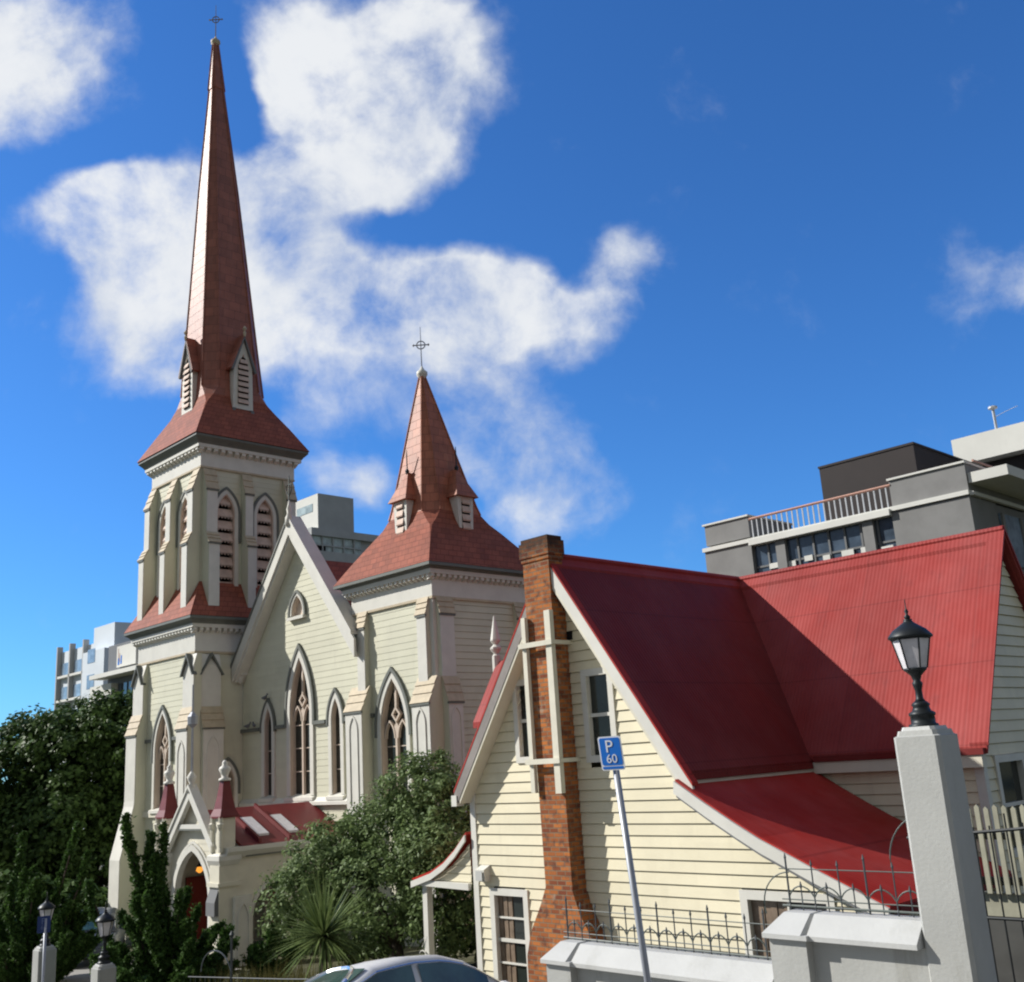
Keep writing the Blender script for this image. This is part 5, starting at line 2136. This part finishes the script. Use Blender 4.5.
# iron churchyard fence with a hoop
t = thing('churchyard_fence', 'grey green iron churchyard fence with a hooped end behind the silver car', 'fence', (-17.5, 11.2, .9))
mb = MB()
fy = 11.4
mb.tube([(-22.2, fy, 1.20), (-18.5, fy, 1.50), (-14.6, fy, 1.86)], .011, 6)
mb.tube([(-22.2, fy, .95), (-14.6, fy, 1.15)], .009, 6)
build_each(mb, 'rail', 'iron_rail', t)
for i in range(36):
    x = -22.1 + i * .21
    mb = MB()
    mb.tube([(x, fy, .7), (x, fy, 1.23 + .0172 * i)], .005, 5)
    mb.build('bar', 'iron_rail', t)
mb = MB()
mb.tube([(-20.4, fy, .6), (-20.4, fy, 2.1)], .03, 6)
mb.lathe((-20.4, fy, 2.1), [(.03, 0), (.05, .05), (.01, .12)], 8)
mb.tube([(-20.4 - .62 * (1 - math.cos(q)), fy, 1.35 + .45 * math.sin(q)) for q in np.linspace(.2, math.pi, 16)], .014, 5)
mb.build('hooped_post', 'iron_rail', t)
for yy in (13.2, 16.2):
    mb = MB()
t = thing('low_fence', 'thin grey fence rail by the juniper at the bottom left', 'fence', (-20, 9.6, .7))
mb = MB()
mb.tube([(-22.4, 10.2, 1.02), (-18.4, 10.0, 1.06)], .014, 6)
build_each(mb, 'rail', 'iron_grey', t)
for i in range(22):
    x = -22.3 + i * .18
    mb = MB()
    mb.tube([(x, 10.2 - .05 * (x + 22.4), .3), (x, 10.2 - .05 * (x + 22.4), 1.03)], .005, 5)
    mb.build('bar', 'iron_grey', t)
# timber yard fence behind the veranda
t = thing('timber_fence', 'brown timber yard fence in shade behind the veranda post', 'fence', (-17.5, 19.5, .9))
for i in range(34):
    mb = MB()
    x = -23 + i * .2
    mb.box(x, x + .185, 19.5, 19.53, .7, 2.2 + random.uniform(-.02, .02))
    mb.build('paling', 'brownwood', t)
t = thing('plant_pot', 'small terracotta pot on the drive between the two left pillars', 'pot', (-25.2, 9.9, gz(-25, 0)))
mb = MB()
mb.lathe((-24.4, 9.75, gz(-24.4, 0)), [(.13, 0), (.19, .55), (.21, .56), (.21, .63), (.16, .63)], 12)
mb.build('pot_body', 'terracotta', t)


# ================================================================== background buildings
def glazed_band(par, T, a0, a1, z0, z1, n, m='bld_glass', fm='bld_white', inset=.25, rail=None):
    mb = MB()
    mb.fbox(T, a0, a1, z0, z1, -inset - .05, -inset)
    w = mb.build('window_band', m, par)
    mb = MB()
    for k in range(n + 1):
        a = a0 + (a1 - a0) * k / n
        mb.fbox(T, a - .05, a + .05, z0, z1, -inset, -inset + .08)
    mb.fbox(T, a0, a1, z0 + (z1 - z0) * .38, z0 + (z1 - z0) * .43, -inset, -inset + .06)
    build_each(mb, 'mullion', fm, w)
    return w


def right_block():
    s = 1.2
    Z = lambda z: 5.2 + (z - 5.2) * s
    Y = 48
    t = thing('office_building', 'grey brick flat block with roof terrace and orange handrail, beyond the red cottage roof', 'building', (-25, 55, 0))
    T = fX(Y)
    X0, X1 = -28.09 * s, -15.68 * s
    xa, xb = -25.57 * s, -18.85 * s
    mb = MB()
    mb.box(X0 + .06, X1 - .06, Y + .5, Y + 22, 0, Z(13.96))
    mb.box(X0, xa, Y, Y + 3, 0, Z(14.1))
    mb.box(xb, X1, Y, Y + 3, 0, Z(13.98))
    mb.box(X0 + .1, xa - .06, Y + .08, Y + 4.5, Z(14.3), Z(15.25))
    mb.box(xb + .06, X1, Y + .08, Y + 8, Z(14.2), Z(15.3))
    mb.build('block_wall', 'bld_grey', t)
    mb = MB()
    mb.fbox(T, X0 - .08, X1 + .05, Z(14.02), Z(14.2), -1.5, .12)
    mb.fbox(T, xa, xb, Z(13.86), Z(14.12), -1.6, .25)
    mb.fbox(T, X0, xa, Z(15.25), Z(15.33), -4.6, .02)
    mb.fbox(T, xb, X1 + .05, Z(15.3), Z(15.38), -8.1, .02)
    mb.box(X1 + .02, X1 + .2, Y + .1, Y + 22, Z(14.0), Z(14.15))
    build_each(mb, 'white_slab_edge', 'bld_white', t)
    glazed_band(t, T, xa, xb, Z(12.2), Z(13.86), 9, fm='bld_mid')
    for a in (-24.1, -19.95):
        mb = MB()
        mb.fbox(T, a * s - .28, a * s + .28, Z(12.2), Z(13.9), -.3, .02)
        mb.build('pier', 'bld_grey', t)
    mb = MB()
    for k in range(7):
        a = xa + .9 + k * 1.05
        z = Z(12.45) + random.uniform(.0, .35)
        mb.fbox(T, a, a + random.uniform(.35, .8), z, z + .28, -.18, -.12)
    build_each(mb, 'window_blind', 'bld_white', t)
    # terrace rail
    mb = MB()
    mb.tube([T(xa, Z(15.1), -.1), T(xb + .1, Z(15.12), -.1)], .07, 6)
    hr = mb.build('handrail', 'rail_rust', t)
    n = 26
    for k in range(n):
        mb = MB()
        a = xa + (xb - xa) * (k + .5) / n
        mb.fbox(T, a - .035, a + .035, Z(14.1), Z(15.08), -.12, -.08)
        mb.build('baluster', 'rail_grey', hr)
    # penthouse
    px0, px1 = -21.75 * 53 / 40, -17.52 * 53 / 40
    ph = 5.2 + (16.53 - 5.2) * 53 / 40
    mb = MB()
    mb.box(px0, px1, 53, 64, Z(14), ph)
    p = mb.build('penthouse', 'bld_dark', t)
    mb = MB()
    mb.box(px0 - .05, px1 + .05, 52.95, 64.05, ph, ph + .12)
    mb.build('parapet_cap', 'bld_dark', p)
    # side wing glazing
    TS = fY(X1 + .02)
    mb = MB()
    mb.fbox(TS, Y + 3.2, Y + 20, Z(11.5), Z(13.6), -.06, .03)
    mb.build('side_window', 'bld_glass_blue', t)
    mb = MB()
    for k in range(8):
        mb.fbox(TS, Y + 3.2 + k * 2.3, Y + 3.5 + k * 2.3, Z(11.5), Z(13.6), .03, .12)
    build_each(mb, 'side_pier', 'bld_grey', t)
    mb = MB()
    mb.fbox(TS, Y + .2, Y + 20, Z(14.5), Z(14.9), .0, 1.8)
    mb.fbox(TS, Y + 3.2, Y + 20, Z(15.0), Z(15.35), .0, .4)
    build_each(mb, 'side_balcony', 'bld_white', t)
    mb = MB()
    mb.tube([TS(Y + .3, Z(15.36), .3), TS(Y + 20, Z(15.36), .3)], .06, 6)
    mb.build('side_handrail', 'rail_rust', t)

    # paler block further right
    t = thing('apartment_block', 'white topped apartment block at the right edge with a roof aerial', 'building', (-18, 70, 0))
    q = 66 / 40
    W = lambda z: 5.2 + (z - 5.2) * q
    x0 = -16.0 * q
    mb = MB()
    mb.box(x0, x0 + 24, 66, 84, W(15.25), W(16.28))
    mb.build('white_top_storey', 'bld_white', t)
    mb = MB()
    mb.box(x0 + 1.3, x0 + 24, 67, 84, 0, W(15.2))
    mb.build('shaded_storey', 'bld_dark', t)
    mb = MB()
    mb.box(x0 + 2.8, x0 + 9, 70, 80, W(16.28), W(16.62))
    mb.build('roof_plant', 'bld_white', t)
    mb = MB()
    ax, ay, az = -14.36 * q, 66.6, W(16.28)
    mb.tube([(ax, ay, az), (ax, ay, az + 1.45)], .09, 6)
    mb.lathe((ax, ay, az + 1.4), [(.05, 0), (.3, .1), (.28, .22), (.05, .3)], 8)
    mb.tube([(ax, ay, az + .9), (ax + .7, ay, az + 1.1), (ax + 1.5, ay, az + 1.25)], .02, 5)
    mb.build('aerial', 'rail_grey', t)


right_block()


def mid_block():
    t = thing('office_tower', 'plain grey rooftop block with a strip of glass, between the belfry and the nave gable', 'building', (-112, 78, 0))
    Y, X = 70, -104.95
    mb = MB()
    mb.box(X - 22, X - .02, Y - .5, Y + 5.6, 33.7, 33.95)
    mb.box(X - 14, X, Y, Y + 5.25, 33.9, 38.3)
    b = mb.build('rooftop_box', 'bld_mid_pale', t)
    mb = MB()
    mb.fbox(fX(Y), X - 14, X + .01, 33.95, 38.25, 0, .06)
    mb.build('pale_face', 'bld_white', t)
    mb = MB()
    mb.fbox(fX(Y), X - 4.6, X - 1.1, 36.2, 37.2, .06, .1)
    mb.build('strip_window', 'bld_glass_pale', t)
    mb = MB()
    mb.fbox(fX(Y), X - 4.3, X - 3.3, 34.2, 35.3, .06, .1)
    mb.build('small_window', 'bld_glass', t)
    mb = MB()
    mb.box(X - 24, X + .3, Y - 1.2, Y + 11, 32.95, 33.85)
    mb.box(X - 24, X + .2, Y - 1.2, Y + 11, 0, 31.1)
    build_each(mb, 'floor_slab', 'bld_mid_pale', t)
    TS = fY(X + .2)
    mb = MB()
    mb.fbox(TS, Y - 1.1, Y + 6.3, 31.1, 32.95, -.5, -.3)
    w = mb.build('glass_strip', 'bld_glass_pale', t)
    mb = MB()
    for k in range(14):
        a = Y - 1.1 + k * 1.55
        if a < Y + 6.5:
            mb.fbox(TS, a, a + .16, 31.1, 32.95, -.3, -.1)
    mb.fbox(TS, Y - 1.1, Y + 6.4, 31.75, 31.9, -.3, -.12)
    build_each(mb, 'mullion', 'bld_mid_pale', w)
    mb = MB()
    mb.fbox(TS, Y - 1.0, Y + 1.0, 31.15, 31.75, -.29, -.2)
    mb.build('open_window', 'dark', w)
    mb = MB()
    mb.box(X - 24, X - .4, Y + 6.4, Y + 11, 31.1, 32.95)
    mb.build('solid_bay', 'bld_mid_pale', t)


mid_block()


def left_blocks():
    # cool white tower with fins
    Y = 45.
    t = thing('apartment_tower', 'cool white apartment tower with vertical fins, far left above the dark trees', 'building', (-112, 52, -4))
    T = fX(Y)
    xl, xm, xr = -119.3, -109.6, -104.5
    mb = MB()
    mb.box(xl, xm, Y + .3, Y + 9, -5, 19.8)
    mb.box(xm, xr, Y, Y + 9, -5, 21.3)
    mb.box(xm + .3, xr + .5, Y - 1.2, Y + 8, -5, 18.6)
    mb.build('tower_wall', 'bld_bluewhite', t)
    for k in range(3):
        a = [-118.9, -115.4, -111.8][k]
        mb = MB()
        mb.fbox(T, a - .2, a + .1, -5, 20.4, -.4, .2)
        mb.build('fin', 'bld_mid_pale', t)
    for z in (18.0, 15.4, 12.8, 10.2):
        for k, a in enumerate((-118.5, -115.0, -111.4)):
            mb = MB()
            mb.fbox(T, a, a + 2.5, z - .9, z + .5, -.25, -.2)
            build_each(mb, 'window', 'bld_glass_blue', t)
        mb = MB()
        mb.fbox(T, -118.6, xm, z - 1.15, z - .9, -.3, .2)
        mb.build('window_ledge', 'bld_white', t)
        mb = MB()
        mb.fbox(fX(Y - 1.2), xm + 1.6, xm + 3.4, z - .6, z + .8, .0, .03)
        build_each(mb, 'window', 'bld_glass_blue', t)
    # nearer slate block with a white sign
    Y = 38.
    t = thing('commercial_building', 'slate clad building with a white rooftop sign, just left of the bell tower', 'building', (-84, 44, -3))
    T = fX(Y)
    mb = MB()
    mb.box(-89.3, -78, Y, Y + 8, -5, 16.8)
    mb.build('slate_wall', 'bld_slate', t)
    mb = MB()
    mb.fbox(T, -87.05, -83.4, 14.75, 16.5, .05, .25)
    sg = mb.build('white_sign', 'bld_white', t)
    mb = MB()
    mb.fbox(T, -86.75, -86.68, 15.1, 16.3, .25, .27)
    mb.fbox(T, -86.5, -86.42, 15.2, 15.9, .25, .27)
    build_each(mb, 'vertical_lettering', 'rail_rust', sg)
    mb = MB()
    mb.prism(T, [(-86.8, 14.95), (-86.5, 14.95), (-86.55, 15.5), (-86.75, 15.5)], .25, .27)
    mb.prism(T, [(-86.3, 15.0), (-86.05, 15.0), (-86.05, 15.7), (-86.2, 15.7)], .25, .27)
    build_each(mb, 'blue_mark', 'sign_blue', sg)
    mb = MB()
    mb.fbox(T, -89.8, -78, 13.95, 14.3, 0, 1.4)
    mb.build('ledge', 'bld_white', t)
    mb = MB()
    mb.fbox(T, -91.5, -87.2, 9.5, 13.5, .02, .6)
    mb.build('white_bay', 'bld_white', t)
    mb = MB()
    for k in range(4):
        mb.fbox(T, -86.9 + k * 1.0, -86.3 + k * 1.0, 9.5, 13.4, .02, .08)
    build_each(mb, 'window', 'bld_glass', t)


left_blocks()
